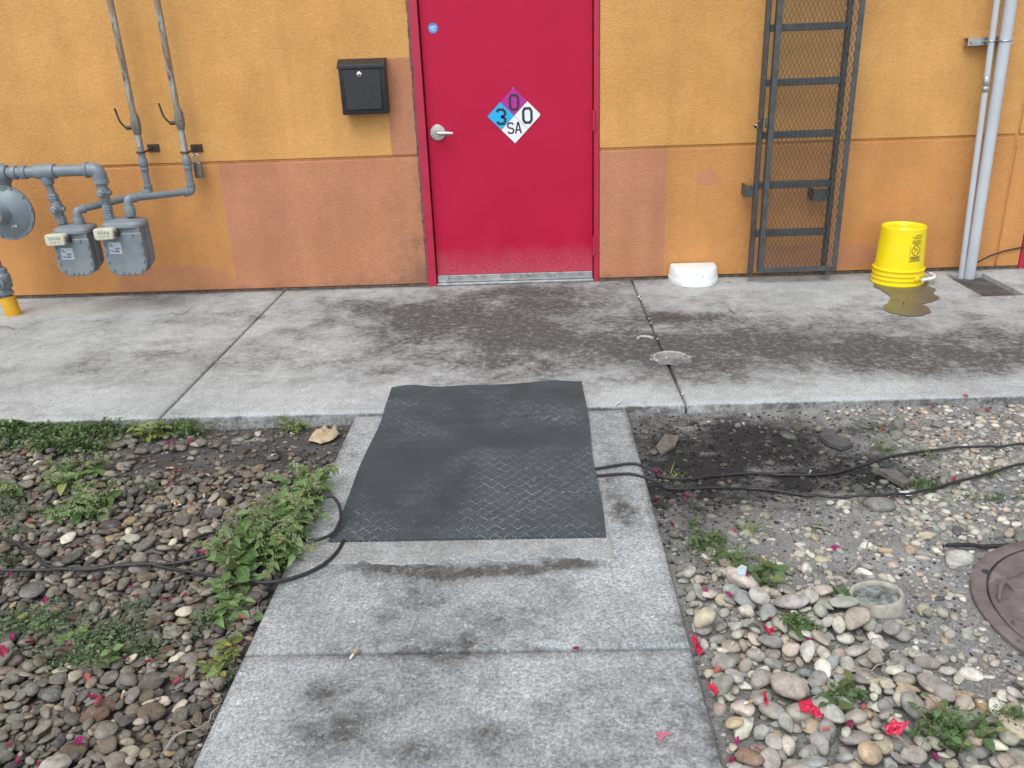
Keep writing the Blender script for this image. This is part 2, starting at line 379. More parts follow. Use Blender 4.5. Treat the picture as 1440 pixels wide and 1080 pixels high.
def grid(name, xs, ys, zf, mat, parent=None, hole=None, skirt=None, attrs=None):
    """top sheet over xs × ys, z from zf(X,Y); skirt: depth of the side faces; hole: x0,x1,y0,y1 left open"""
    X, Y = np.meshgrid(xs, ys, indexing='ij'); Z = zf(X, Y); nx, ny = X.shape
    V = np.stack([X, Y, Z], -1).reshape(-1, 3); idx = np.arange(nx*ny).reshape(nx, ny)
    F = []
    cxs = (xs[1:]+xs[:-1])/2; cys = (ys[1:]+ys[:-1])/2
    for i in range(nx-1):
        for j in range(ny-1):
            if hole and hole[0] < cxs[i] < hole[1] and hole[2] < cys[j] < hole[3]: continue
            F.append((idx[i, j], idx[i+1, j], idx[i+1, j+1], idx[i, j+1]))
    if skirt:
        loop = list(idx[:, 0]) + list(idx[-1, 1:]) + list(idx[-2::-1, -1]) + list(idx[0, -2:0:-1])
        k = len(V); B = V[loop].copy(); B[:, 2] -= skirt; V = np.vstack([V, B]); n = len(loop)
        F += [(loop[(i+1) % n], loop[i], k+i, k+(i+1) % n) for i in range(n)]
        if hole:
            ii = [i for i in range(nx) if hole[0]-1e-6 <= xs[i] <= hole[1]+1e-6]; jj = [j for j in range(ny) if hole[2]-1e-6 <= ys[j] <= hole[3]+1e-6]
            loop = [idx[i, jj[0]] for i in ii] + [idx[ii[-1], j] for j in jj[1:]] + [idx[i, jj[-1]] for i in ii[-2::-1]] + [idx[ii[0], j] for j in jj[-2:0:-1]]
            k = len(V); B = V[loop].copy(); B[:, 2] -= skirt; V = np.vstack([V, B]); n = len(loop)
            F += [(loop[i], loop[(i+1) % n], k+(i+1) % n, k+i) for i in range(n)]
    me = bpy.data.meshes.new(name); me.from_pydata(V.tolist(), [], [tuple(int(q) for q in f) for f in F]); me.materials.append(M[mat])
    for an, fn in (attrs or {}).items(): fattr(me, an, fn(V[:, 0], V[:, 1]))
    me.polygons.foreach_set('use_smooth', [True]*len(me.polygons)); me.set_sharp_from_angle(angle=R(50)); me.update()
    ob = bpy.data.objects.new(name, me); col.objects.link(ob)
    if parent: ob.parent = parent; ORG[ob.name] = (0, 0, 0)
    return ob
def lin(*segs):            # axis coordinates: (start, stop, step) pieces joined
    out = [segs[0][0]]
    for a, b, st in segs:
        n = max(1, int(round((b-a)/st))); out += list(np.linspace(a, b, n+1)[1:])
    return np.array(out)
# ================================================================== SETTING
ground = MB().add([(-60, -60, -.3), (60, -60, -.3), (60, 60, -.3), (-60, 60, -.3)], [(0, 1, 2, 3)]).build('ground', 'pale_soil', None, False)
struct(ground)

# ------------------------------------------------------------------ building
bld = thing('building', 'orange stucco building with salmon repainted patches around its crimson door', 'building', (0, .1, 0))
GZ = .858
D0, D1, E0, E1 = -.592, .563, 3.352, 4.52          # door openings
core = MB()
for x0, x1, z0, z1 in ((-7, D0-.002, -.1, 4), (D1+.002, E0-.002, -.1, 4), (E1, 7, -.1, 4), (D0-.002, D1+.002, 2.2, 4), (E0-.002, E1, 2.2, 4)):
    core.box(x0, x1, .0125, .3, z0, z1)
core.box(-7, 7, .301, 4, -.1, 4)
core.build('wall_core', 'stucco', bld, False)
GRIME = [(-.63, .04, .10, .10, .75), (-.61, .45, .05, .45, .40), (-.85, .10, .4, .13, .32), (-.7, .3, .12, .25, .25), (-.62, .30, .12, .06, .25), (-1.4, .0, 1.1, .05, .40), (-3, 0, 1.6, .05, .28), (-.6, 1.2, .04, .5, .35),
         (.6, .02, .1, .05, .4), (.8, 0, .5, .03, .35), (2.2, 0, 1.5, .035, .3), (-.83, .93, .16, .05, .30), (-.9, 1.47, .15, .03, .3), (-2.0, .80, .3, .05, .2), (-1.9, 1.0, .1, .2, .15), (1.5, 1.6, .1, .5, .15), (2.7, .35, .5, .3, .12)]
def wall_panel(x0, x1, z0, z1, step=.06):
    b = .006
    xs = lin((x0, x0+b, b), (x0+b, x1-b, step), (x1-b, x1, b)); zs = lin((z0, z0+b, b), (z0+b, z1-b, step), (z1-b, z1, b))
    X, Z = np.meshgrid(xs, zs, indexing='ij'); Y = (fbm(X+9, Z+4, 1.7, 3)-.5)*.004
    Y[0, :] = Y[-1, :] = .012; Y[:, 0] = Y[:, -1] = .012
    nx, nz = X.shape; V = np.stack([X, Y-.1, Z], -1).reshape(-1, 3); i = np.arange(nx*nz).reshape(nx, nz)
    F = np.stack([i[:-1, :-1], i[1:, :-1], i[1:, 1:], i[:-1, 1:]], -1).reshape(-1, 4)
    me = bpy.data.meshes.new('wall_panel'); me.from_pydata(V.tolist(), [], F.tolist()); me.materials.append(M['stucco'])
    fattr(me, 'grime', blobs(V[:, 0], V[:, 2], GRIME))
    me.polygons.foreach_set('use_smooth', [True]*len(me.polygons)); me.set_sharp_from_angle(angle=R(40))
    o = bpy.data.objects.new('wall_panel', me); col.objects.link(o); o.parent = bld; return o
g = .007
for x0, x1 in ((-6.9, D0), (D1, 3.192-g), (3.192+g, E0)):
    wall_panel(x0, x1, .014, GZ-g); wall_panel(x0, x1, GZ+g, 2.4)
wall_panel(-6.9, 6.9, 2.415, 3.9, .3); wall_panel(D0, D1, 2.2, 2.4); wall_panel(E1, 6.9, .014, 2.4, .3)
cm = MB()                                              # dirty sealant along the left jamb and under the wall
for k in range(46):
    z = .02+k*.047; cm.box(D0-.006-random.random()*.006, D0+.004, -.004-random.random()*.004, .012, z, z+.046)
MB().box(-6.9, D0, .004, .0122, -.02, .0135).build('base_joint', 'caulk', bld, False); MB().box(D1, E0, .004, .0122, -.02, .0135).build('base_joint', 'caulk', bld, False)
cm.build('jamb_sealant', 'caulk', bld, False)

def make_door(x0, x1, z1, hinge_left, full=True):
    d = MB().box(x0+.003, x1-.003, .034, .08, .062, z1).build('door', 'red_door', bld, False, bevel=.002)
    MB().box(x0-.02, x1+.02, .081, .09, 0, z1+.02).build('door_gap_shade', 'dark_iron', bld, False)  # dark sheet behind the leaf, its colour painting shade into the door gaps
    for nm, a, b in (('door_jamb', D0 if full else E0, x0-.003), ('door_jamb', x1+.003, D1 if full else E1)):
        j = MB().box(a, b, -.006, .12, -.004, z1+.06); 
        j.build(nm, 'red_frame', bld, False, bevel=.003)
    MB().box(x0-.05, x1+.03, -.005, .12, z1+.004, z1+.058).build('door_head', 'red_frame', bld, False)
    t = MB().box(x0, x1, -.012, .12, 0, .014).build('threshold', 'threshold_metal', bld, False, bevel=.003)
    sw = MB().box(x0+.004, x1-.004, .020, .033, .017, .062).build('door_sweep', 'threshold_metal', d, False, bevel=.002)
    for k in range(6):
        x = x0+.08+k*(x1-x0-.16)/5; MB().rod((x, .021, .042), (x, .0175, .042), .005, n=8).build('screw', 'bolt_metal', d)
    hx = x0-.002 if hinge_left else x1+.002
    for za, zb in ((.18, .31), (.98, 1.105), (1.80, 1.925)):
        h = MB().rod((hx, -.012, za), (hx, -.012, zb), .0085, n=12); h.box(hx-.004, hx+.016, -.010, -.0062, za+.003, zb-.003)
        h.build('hinge', 'red_frame', bld)
    return d
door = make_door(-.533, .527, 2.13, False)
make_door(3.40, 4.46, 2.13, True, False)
h = MB().loft([(-.464, .0335, .997), (-.464, .026, .997), (-.464, .022, .997), (-.464, .021, .997)], [.050, .050, .046, .03], 28).build('handle_rose', 'handle_metal', door)
h = MB(); h.loft([(-.464, .024, .997), (-.464, -.030, .997)], [.019, .016], 20); h.loft([(-.464, -.030, .997), (-.464, -.036, .997)], [.019, .017], 20); h.build('handle_boss', 'handle_metal', door)
h = MB(); h.tube(bend([(-.464, -.026, .997), (-.42, -.030, .997), (-.362, -.030, .994)], .02), [.013]+[.0125]*7+[.009], 14).build('handle_lever', 'handle_metal', door)
MB().rod((-.464, -.0362, .997), (-.464, -.039, .997), .007, n=12).build('keyhole', 'bolt_metal', door)

# ------------------------------------------------------------------ sidewalk along the wall
SW = -2.137; J1, J2 = -2.05+0, .30                     # replaced below
J1, J2 = (-1.578), (0.785)
GRIME_S = [(*(-0.359, -0.649), .6, .5, .25), (*(0.154, -1.103), .6, .6, .24), (*(-0.298, -1.414), .9, .5, .10), (*(-0.02, -0.208), .5, .12, .22), (*(-2.022, -1.274), .6, .12, .08), (*(-1.71, -0.663), .4, .1, .10), (*(-2.212, -1.678), .5, .06, .08), (*(1.786, -1.365), 1.4, .45, .08), (*(-0.691, -0.76), .6, .35, .12), (*(0.343, -0.413), .35, .3, .15), (*(-0.067, -1.64), .8, .2, .05), (*(-1.01, -0.432), .3, .12, .20),
           (*(0.937, -0.888), .26, .11, .34), (*(1.243, -1.318), .7, .34, .18), (*(1.922, -1.488), .9, .38, .18), (*(2.384, -1.631), .6, .35, .18), (*(0.976, -1.72), .35, .22, .14), (*(0.731, -1.497), .2, .35, .10),
           (*(-2.474, -0.997), .9, .5, -.03), (*(-1.233, -1.928), .8, .2, -.10), (*(-0.889, -1.951), .7, .2, -.10), (*(1.875, -2.013), 1.5, .12, -.20), (*(1.95, -0.256), 1.2, .12, -.16), (*(-3.057, -0.383), 1.0, .2, -.14), (*(-2.622, -0.099), 1.6, .06, .06),
           (*(-1.9, -0.497), .3, .10, .10), (*(0.536, -1.962), .25, .1, -.05), (*(-0.385, -1.985), .8, .12, -.08), (*(-2.2, -1.478), .5, .08, .06), (*(-1.957, -1.042), .35, .05, .07), (*(-2.705, 0.087), 1.5, .04, .10)]
TINT_S = [(*(0.207, -0.479), .25, .22, .55), (*(0.921, -0.859), .22, .07, .85), (*(-0.12, -1.2), .15, .1, .3)]
BED = -.05
def slab_z(z0, x0, x1, y0, y1):
    def f(X, Y):
        Z = np.full_like(X, z0) + (fbm(X+3, Y+8, 1.2, 3)-.5)*.005
        e = (np.abs(X-x0) < 1e-6) | (np.abs(X-x1) < 1e-6) | (np.abs(Y-y0) < 1e-6) | (np.abs(Y-y1) < 1e-6)
        Z[e] -= .007; return Z
    return f
walkbase = MB().box(-7, 7, SW+.02, .05, -.28, -.03).build('sidewalk', 'dark_soil', None, False); struct(walkbase)
PIT = (2.815, 3.07, -.625, -.10)
c = .007
for k, (x0, x1) in enumerate(((J1-4.7, J1-2.35), (J1-2.35, J1), (J1, J2), (J2, J2+2.9), (J2+2.9, 6.9))):
    x0 += .006; x1 -= .006; y0, y1 = SW, -.003
    hole = PIT if x0 < 3 < x1 else None
    if hole:
        xs = lin((x0, x0+c, c), (x0+c, PIT[0], .05), (PIT[0], PIT[1], .05), (PIT[1], x1-c, .05), (x1-c, x1, c)); ys = lin((y0, y0+c, c), (y0+c, PIT[2], .05), (PIT[2], PIT[3], .05), (PIT[3], y1-c, .05), (y1-c, y1, c))
    else:
        xs = lin((x0, x0+c, c), (x0+c, x1-c, .05), (x1-c, x1, c)); ys = lin((y0, y0+c, c), (y0+c, y1-c, .05), (y1-c, y1, c))
    grid('slab', xs, ys, slab_z(0, x0, x1, y0, y1), 'sidewalk_concrete', walkbase, hole, .14,
         {'bias': lambda X, Y: blobs(X, Y, GRIME_S)-.03+.30*(Y <= SW+.001)+.10*np.exp(-((Y+.02)/.03)**2), 'tint': lambda X, Y: np.clip(blobs(X, Y, TINT_S), 0, 1)})
# soil and rubble at the bottom of the cut-out
grid('pit_soil', lin((PIT[0]+.001, PIT[1]-.001, .02)), lin((PIT[2]+.001, PIT[3]-.001, .02)), lambda X, Y: -.075+(fbm(X, Y, 14, 4)-.5)*.05, 'pale_soil', walkbase)

# ------------------------------------------------------------------ walkway to the door
WX0, WX1 = -.690, .522
STAIN_W = [(*(-0.371, -3.327), .12, .035, .5), (*(-0.142, -3.366), .16, .03, .5), (*(0.057, -3.362), .1, .03, .3), (*(0.212, -3.332), .12, .03, .5), (*(-0.448, -3.878), .05, .04, .35), (*(-0.435, -4.012), .10, .10, .22), (*(-0.335, -3.991), .06, .08, .2), (*(-0.106, -3.82), .35, .25, .10),
           (*(-0.004, -4.043), .07, .05, .28), (*(-0.185, -4.084), .07, .05, .26), (*(0.252, -3.98), .2, .2, .08), (*(-0.272, -3.701), .3, .05, .12), (*(0.4, -2.73), .05, .3, .22), (*(0.42, -3.046), .05, .08, .32), (*(-0.522, -3.005), .05, .2, .2), (*(-0.004, -3.551), .4, .06, .06),
           (*(-0.615, -3.961), .1, .5, -.12), (*(0.446, -3.565), .12, .4, -.14), (*(-0.428, -3.503), .3, .06, -.06), (*(0.499, -3.985), .08, .1, .10), (*(0.506, -3.631), .04, .02, .35), (*(-0.682, -3.347), .08, .06, .2), (*(0.461, -3.96), .05, .03, .2)]
XJ = -3.737
wk = MB().box(WX0+.02, WX1-.02, -8, SW-.02, -.28, -.045).build('walkway', 'dark_soil', None, False); struct(wk)
for y0, y1 in ((XJ+.004, SW-.005), (XJ-1.55, XJ-.004), (-8, XJ-1.558)):
    xs = lin((WX0, WX0+c, c), (WX0+c, WX1-c, .03), (WX1-c, WX1, c)); ys = lin((y0, y0+c, c), (y0+c, y1-c, .03), (y1-c, y1, c))
    grid('slab', xs, ys, slab_z(-.012, WX0, WX1, y0, y1), 'walkway_concrete', wk, None, .16, {'bias': lambda X, Y: blobs(X, Y, STAIN_W)-.03+.16*np.exp(-((X-WX0)/.015)**2)+.16*np.exp(-((X-WX1)/.015)**2)+.12*np.exp(-((Y-XJ)/.012)**2), 'tint': lambda X, Y: np.clip(blobs(X, Y, [(*(-0.254, -3.363), .3, .05, .25), (*(-0.428, -3.965), .1, .1, .3)]), 0, 1)})
# thin cement skim under the front of the mat, with a ragged front edge
pm = MB(); n = 60; top = []; bot = []
for k in range(n+1):
    x = -.585+k*(.352+.585)/n; yb = -3.262-.05*vnoise(np.array([x*9.]), np.array([2.]))[0]-.028*vnoise(np.array([x*41.]), np.array([7.]))[0]
    top.append((x, -3.05, -.0075)); bot.append((x, yb, -.0085))
pm.add(top+bot+[(p[0], p[1]-.004, -.0125) for p in bot], [(i, n+1+i, n+2+i, i+1) for i in range(n)] + [(n+1+i, 2*(n+1)+i, 2*(n+1)+i+1, n+2+i) for i in range(n)])
o = pm.build('cement_skim', 'mortar', wk, True); fattr(o.data, 'bias', np.full(len(o.data.vertices), -.06))
pp = MB(); ctr = (0.4, -4.049, -0.011); ring = []
for k in range(26):
    a = 2*math.pi*k/26; r = .015*(1+.35*math.sin(3*a+.5)+.18*math.sin(7*a))*(.9+.2*random.random()); ring.append((ctr[0]+r*math.cos(a)*1.0+.006*math.sin(a), ctr[1]+r*math.sin(a)*.8, -.0085))
pp.add(ring, [tuple(range(26))]).build('paint_splash', 'pink_paint', wk, False)

# ------------------------------------------------------------------ gravel beds
BURN_R = [(*(1.039, -2.546), .50, .26, .60), (*(1.298, -2.766), .38, .18, .52), (*(0.704, -2.528), .3, .4, .42), (*(0.885, -2.192), .5, .1, .30), (*(0.565, -3.063), .15, .3, .25), (*(0.749, -2.875), .3, .14, .38), (*(1.294, -2.362), .35, .1, .4), (*(1.585, -3.234), .15, .05, .4), (*(0.646, -3.156), .2, .2, .2)]
DUST_R = [(*(1.003, -3.058), .12, .06, .38), (*(1.015, -2.414), .15, .05, .28), (*(1.193, -3.946), .25, .35, .42), (*(1.349, -3.456), .35, .25, .30), (*(1.067, -3.296), .3, .12, .2), (*(1.236, -3.262), .25, .1, .15), (*(1.908, -2.592), .4, .3, .12)]
BURN_L = [(*(-0.872, -2.443), .3, .15, .25), (*(-1.125, -2.495), .4, .2, .15)]
DUST_L = [(*(-1.157, -2.248), .09, .025, .52), (*(-1.306, -2.318), .30, .10, .28), (*(-1.312, -2.548), .3, .08, .2), (*(-0.951, -2.372), .15, .08, .2), (*(-0.883, -3.622), .06, .05, .35), (*(-1.228, -2.177), .05, .015, .6)]
def bed(name, x0, x1, fx0, fx1, mat, burn, dust, hb):
    zf = lambda X, Y: BED + (fbm(X+2, Y+7, 2.2, 5)-.5)*.035 + hb(X, Y)
    xs = lin((x0, fx0, .12), (fx0, fx1, .022), (fx1, x1, .12)); ys = lin((-8, -4.7, .12), (-4.7, SW-.001, .022))
    return struct(grid(name, xs, ys, zf, mat, None, None, .22, {'burn': lambda X, Y: blobs(X, Y, burn), 'dust': lambda X, Y: blobs(X, Y, dust)})), zf
bedL, zfL = bed('gravel_bed', -7, WX0-.002, -3.2, WX0-.002, 'dark_soil', BURN_L, DUST_L, lambda X, Y: -.004+0*X)
bedR, zfR = bed('gravel_bed', WX1+.002, 7, WX1+.002, 3.2, 'pale_soil', BURN_R, DUST_R, lambda X, Y: .012-.018*np.exp(-((X-1.1)/.5)**2-((Y+2.65)/.3)**2))

# ---- pebbles
def ico(sub):
    bm = bmesh.new(); bmesh.ops.create_icosphere(bm, subdivisions=sub, radius=1); v = np.array([q.co[:] for q in bm.verts]); f = np.array([[q.index for q in p.verts] for p in bm.faces]); bm.free(); return v, f
def pebble(seed, sub, angular):
    v, f = ico(sub); r = np.random.default_rng(seed); d = np.zeros(len(v))
    for k in range(5): w_ = r.normal(size=3)*(1.2+.5*k); d += np.sin(v@w_+r.random()*6)*.11/(1+.5*k)
    v = v*(1+d*.8)[:, None]
    for k in range(angular):                              # worn facets
        nrm = r.normal(size=3); nrm /= np.linalg.norm(nrm); h = .62+.25*r.random(); e = np.maximum(v@nrm-h, 0); v = v-np.outer(e*.85, nrm)
    return v/np.abs(v).max(0), f
VAR_HI = [pebble(s, 3, s % 5) for s in range(10)]; VAR_LO = [pebble(s, 2, s % 5) for s in range(10)]
# right gravel is coarser triangulated where it is small
PAL_L = [((0.109, 0.099, 0.083), 24), ((0.153, 0.136, 0.107), 26), ((0.082, 0.075, 0.064), 12), ((0.137, 0.105, 0.071), 12), ((0.196, 0.174, 0.136), 14), ((0.240, 0.198, 0.133), 6), ((0.295, 0.262, 0.202), 6), ((0.142, 0.087, 0.057), 1.5), ((0.481, 0.426, 0.324), 1.8), ((0.284, 0.208, 0.113), 1.4)]
PAL_R = [((0.312, 0.295, 0.246), 24), ((0.250, 0.238, 0.202), 20), ((0.343, 0.300, 0.224), 14), ((0.395, 0.370, 0.308), 16), ((0.302, 0.245, 0.189), 6), ((0.198, 0.188, 0.160), 9), ((0.250, 0.260, 0.233), 8), ((0.499, 0.475, 0.396), 8), ((0.343, 0.265, 0.163), 3), ((0.250, 0.170, 0.123), 1.5)]
class Field:
    def __init__(s, x0, x1, y0, y1, zf, cell=.004):
        s.x0, s.y0, s.c = x0, y0, cell; s.nx = int((x1-x0)/cell); s.ny = int((y1-y0)/cell)
        X, Y = np.meshgrid(x0+(np.arange(s.nx)+.5)*cell, y0+(np.arange(s.ny)+.5)*cell, indexing='ij'); s.H = zf(X, Y); s.B = s.H.copy(); s.x1, s.y1 = x1, y1
    def at(s, x, y, r=.012):
        i = int((x-s.x0)/s.c); j = int((y-s.y0)/s.c); k = max(1, int(r/s.c))
        w_ = s.H[max(0, i-k):max(0, i+k)+1, max(0, j-k):max(0, j+k)+1]
        return float(w_.max()) if w_.size else BED
    def drop(s, x, y, a, b, c_, yaw, sink, pct=80):
        k = int(a/s.c)+1; i = int((x-s.x0)/s.c); j = int((y-s.y0)/s.c)
        if i-k < 0 or j-k < 0 or i+k >= s.nx or j+k >= s.ny: return None
        o = (np.arange(-k, k+1))*s.c; U, V = np.meshgrid(o, o, indexing='ij'); cs, sn = math.cos(yaw), math.sin(yaw)
        p = (U*cs+V*sn)/a; q = (-U*sn+V*cs)/b; rr = p*p+q*q; m = rr < .92
        h = np.sqrt(np.clip(1-rr, 0, 1))*c_
        if m.sum() < 4: return None
        W = s.H[i-k:i+k+1, j-k:j+k+1]; B = s.B[i-k:i+k+1, j-k:j+k+1]
        z = np.percentile((W+h)[m], pct) - sink
        # slope of what it lies on
        hh = W[m]-W[m].mean(); sx = (hh*U[m]).sum()/((U[m]**2).sum()+1e-6); sy = (hh*V[m]).sum()/((V[m]**2).sum()+1e-6)
        return z, float(np.clip(sx, -.4, .4)), float(np.clip(sy, -.4, .4)), (i, j, k, m, h), float(z-B[k, k])
    def commit(s, z, foot, sx, sy):
        i, j, k, m, h = foot; W = s.H[i-k:i+k+1, j-k:j+k+1]; o = (np.arange(-k, k+1))*s.c; U, V = np.meshgrid(o, o, indexing='ij')
        T = z+h+U*sx+V*sy; W[m] = np.maximum(W[m], T[m])
def lay(field, n, size, dens, pal, sink, cap, out, flat=(.45, .75)):
    bright = 1.12 if field is fL else 1.22; soot = bl(BURN_L if field is fL else BURN_R)
    cols = [p[0] for p in pal]; pr = np.array([p[1] for p in pal], float); pr /= pr.sum()
    for _ in range(n):
        x = field.x0+.012+random.random()*(field.x1-field.x0-.024); y = field.y0+.012+random.random()*(field.y1-field.y0-.024)
        if random.random() > dens(x, y): continue
        L = size(x, y)*math.exp(random.gauss(0, .28)); a = L*.5*(1.0+.45*random.random()); b = a*(.48+.42*random.random()); c_ = b*(flat[0]+(flat[1]-flat[0])*random.random())
        best = None
        for t in range(3):
            xx = x+random.gauss(0, .012); yy = y+random.gauss(0, .012); yw = random.random()*math.pi; d = field.drop(xx, yy, a, b, c_, yw, sink*c_)
            if d and (best is None or d[4] < best[1][4]): best = ((xx, yy, yw), d)
        if not best or best[1][4]-c_*.4 > cap: continue
        (xx, yy, yw), (z, sx, sy, foot, _h) = best; field.commit(z, foot, sx, sy)
        k = cols[np.random.default_rng(random.getrandbits(30)).choice(len(cols), p=pr)]; g_ = .8+.4*random.random()
        g_ *= bright*(1-.86*min(1, 1.25*soot(xx, yy))); tone = tuple(min(.8, v*g_*(.95+.1*random.random())) for v in k)
        out.append((xx, yy, z, a, b, c_, yw, sx, sy, tone, random.randrange(10)))
def smat(s):
    x, y, z, a, b, c_, yw, sx, sy, tone, var = s
    nrm = Vector((-sx, -sy, 1)).normalized(); q = Vector((0, 0, 1)).rotation_difference(nrm)
    return Matrix.Translation((x, y, z)) @ q.to_matrix().to_4x4() @ Matrix.Rotation(yw, 4, 'Z') @ Matrix.Diagonal((a, b, c_, 1))
camM = cam.matrix_world.inverted(); FPX = cd.lens/36
def in_view(p, m=.02):
    q = camM @ Vector(p)
    if q.z >= 0: return False
    return abs(FPX*q.x/-q.z) < .5+m and abs(FPX*q.y/-q.z) < .375+m
hi_me = []
for k, (v, f) in enumerate(VAR_HI):
    me = bpy.data.meshes.new('stone'); me.from_pydata(v.tolist(), [], f.tolist()); me.materials.append(M['stone_single']); me.polygons.foreach_set('use_smooth', [True]*len(f)); me.set_sharp_from_angle(angle=R(50)); hi_me.append(me)
def emit(stones, bed_ob, small_name, small_sub=2):
    vis = [(s[3]/(Vector(s[:3])-CAM).length*(1 if s[2] > -1 else 0), i) for i, s in enumerate(stones) if in_view(s[:3])]
    vis.sort(reverse=True); big = set(i for _, i in vis[:298])
    VV = []; FF = []; CC = []; k = 0
    for i, s in enumerate(stones):
        m = smat(s)
        if i in big:
            o = bpy.data.objects.new('stone', hi_me[s[10]]); col.objects.link(o); o.parent = bed_ob; o.matrix_local = m; o.color = (*s[9], 1)
        else:
            v, f = VAR_LO[s[10]]; A = np.array(m); VV.append(v@A[:3, :3].T+A[:3, 3]); FF.append(f+k); CC.append(np.tile((*s[9], 1.), (len(v), 1))); k += len(v)
    V = np.concatenate(VV); F = np.concatenate(FF); C = np.concatenate(CC)
    joined(small_name, V, F, 'stone_many', bed_ob, C)
def joined(name, V, F, mat, parent, C=None):
    me = bpy.data.meshes.new(name); me.vertices.add(len(V)); me.vertices.foreach_set('co', V.astype(np.float32).ravel())
    n = F.shape[1]; me.loops.add(F.size); me.loops.foreach_set('vertex_index', F.astype(np.int32).ravel()); me.polygons.add(len(F))
    me.polygons.foreach_set('loop_start', np.arange(0, F.size, n, dtype=np.int32)); me.polygons.foreach_set('loop_total', np.full(len(F), n, dtype=np.int32))
    me.update(calc_edges=True); me.validate()
    if C is not None:
        a = me.attributes.new('tone', 'FLOAT_COLOR', 'POINT'); a.data.foreach_set('color', C.astype(np.float32).ravel())
    me.polygons.foreach_set('use_smooth', [True]*len(me.polygons)); me.materials.append(M[mat])
    o = bpy.data.objects.new(name, me); col.objects.link(o)
    if parent: o.parent = parent; ORG[o.name] = (0, 0, 0)
    return stuff(o)
fL = Field(-3.0, WX0-.006, -4.45, SW-.006, zfL); fR = Field(WX1+.006, 3.0, -4.45, SW-.006, zfR)
# things already standing in the right bed keep stones out
KEEP = [(*(1.104, -3.521), .10), (1.754, -3.617, .40)]
def free(x, y): return all((x-a)**2+(y-b)**2 > (r+.015)**2 for a, b, r in KEEP)
sg = lambda v: 1/(1+math.exp(-max(-40, min(40, v))))
def densL(x, y):
    yb = -2.62 + (.16*sg((-1.75-x)/.12)) - .05*math.sin(x*7)
    d = sg((yb-y)/.045)
    d = max(d, .10 + .25*sg((-1.55-x)/.1))
    return d
def bl(L): return lambda x, y: float(blobs(np.array([x]), np.array([y]), L)[0])
dr = bl([(*(0.687, -3.753), .28, .28, 1.0), (*(0.784, -3.984), .35, .25, 1.1), (*(0.604, -3.601), .22, .24, 1.0), (*(0.556, -3.932), .15, .3, .8), (*(0.919, -4.075), .3, .15, .6), (*(0.941, -3.672), .2, .15, .6), (*(0.58, -4.19), .7, .25, 1.0)])
dm = bl([(*(1.908, -2.592), .45, .3, .85), (*(1.505, -3.008), .35, .15, .8), (*(1.649, -2.125), .35, .07, .5), (*(1.695, -3.109), .4, .2, .9), (*(1.029, -3.409), .5, .2, .40), (*(0.684, -3.2), .25, .2, .35), (*(1.263, -3.555), .4, .2, .35), (*(1.078, -3.894), .5, .3, .5), (*(0.629, -2.816), .2, .25, .2), (2.6, -2.9, .8, .7, .7), (2.2, -3.8, .6, .6, .6)])
stL = []
lay(fL, 8500, lambda x, y: .030, lambda x, y: densL(x, y), PAL_L, .12, .022, stL, (.4, .65))
lay(fL, 3400, lambda x, y: .036 if y < -3.3 else .032, lambda x, y: densL(x, y)**2*(.85 if y < -2.8 else .35), PAL_L, .05, .034, stL, (.36, .62))
lay(fL, 2600, lambda x, y: .022, lambda x, y: max(densL(x, y), .25), PAL_L, .2, .03, stL)
stR = []
lay(fR, 2600, lambda x, y: .034, lambda x, y: min(1, dr(x, y)) if free(x, y) else 0, PAL_R, .12, .03, stR)
lay(fR, 3600, lambda x, y: .045, lambda x, y: min(1, dr(x, y))**1.5 if free(x, y) else 0, PAL_R, .06, .04, stR)
lay(fR, 4200, lambda x, y: .024, lambda x, y: min(1, dm(x, y)) if free(x, y) else 0, PAL_R, .85, .014, stR)
lay(fR, 1500, lambda x, y: .033, lambda x, y: min(1, dm(x, y))*.55 if free(x, y) else 0, PAL_R, .9, .012, stR)
lay(fR, 500, lambda x, y: .042, lambda x, y: .14 if free(x, y) else 0, [((.10, .095, .09), 3), ((.17, .155, .14), 3), ((.3, .28, .25), 2)], .6, .02, stR)
lay(fR, 2500, lambda x, y: .018, lambda x, y: .25+.6*min(1, dm(x, y)) if free(x, y) else 0, PAL_R, .3, .03, stR)
emit(stL, bedL, 'gravel'); emit(stR, bedR, 'gravel')
# ---- grit: coarse crumbs on the bare soil
def grit(field, bed_ob, n, dens, pal):
    v, f = ico(1); VV = []; FF = []; CC = []; k = 0; soot = bl(BURN_L if field is fL else BURN_R)
    for _ in range(n):
        x = field.x0+random.random()*(field.x1-field.x0); y = field.y0+random.random()*(field.y1-field.y0)
        if random.random() > dens(x, y): continue
        ii, jj = int((x-field.x0)/field.c), int((y-field.y0)/field.c)
        if ii >= field.nx or jj >= field.ny or field.H[ii, jj]-field.B[ii, jj] > .004: continue
        r = .0018+.0055*random.random()**2.2; z = field.B[ii, jj]+r*.2; c_ = random.choice(pal); g_ = (.7+.6*random.random())*(1-.93*min(1, 1.7*soot(x, y)))
        VV.append(v*np.array([r*(.7+.8*random.random()), r*(.7+.8*random.random()), r*.7])+np.array([x, y, z])); FF.append(f+k); k += len(v); CC.append(np.tile((c_[0]*g_, c_[1]*g_, c_[2]*g_, 1), (len(v), 1)))
    joined('grit', np.concatenate(VV), np.concatenate(FF), 'stone_many', bed_ob, np.concatenate(CC))
grit(fL, bedL, 16000, lambda x, y: 1-.75*densL(x, y), [(.06, .055, .05), (.12, .11, .10), (.25, .24, .22), (.04, .04, .04)])
grit(fR, bedR, 26000, lambda x, y: .75, [(.10, .095, .09), (.2, .19, .18), (.34, .33, .31), (.05, .048, .045), (.45, .44, .42)])
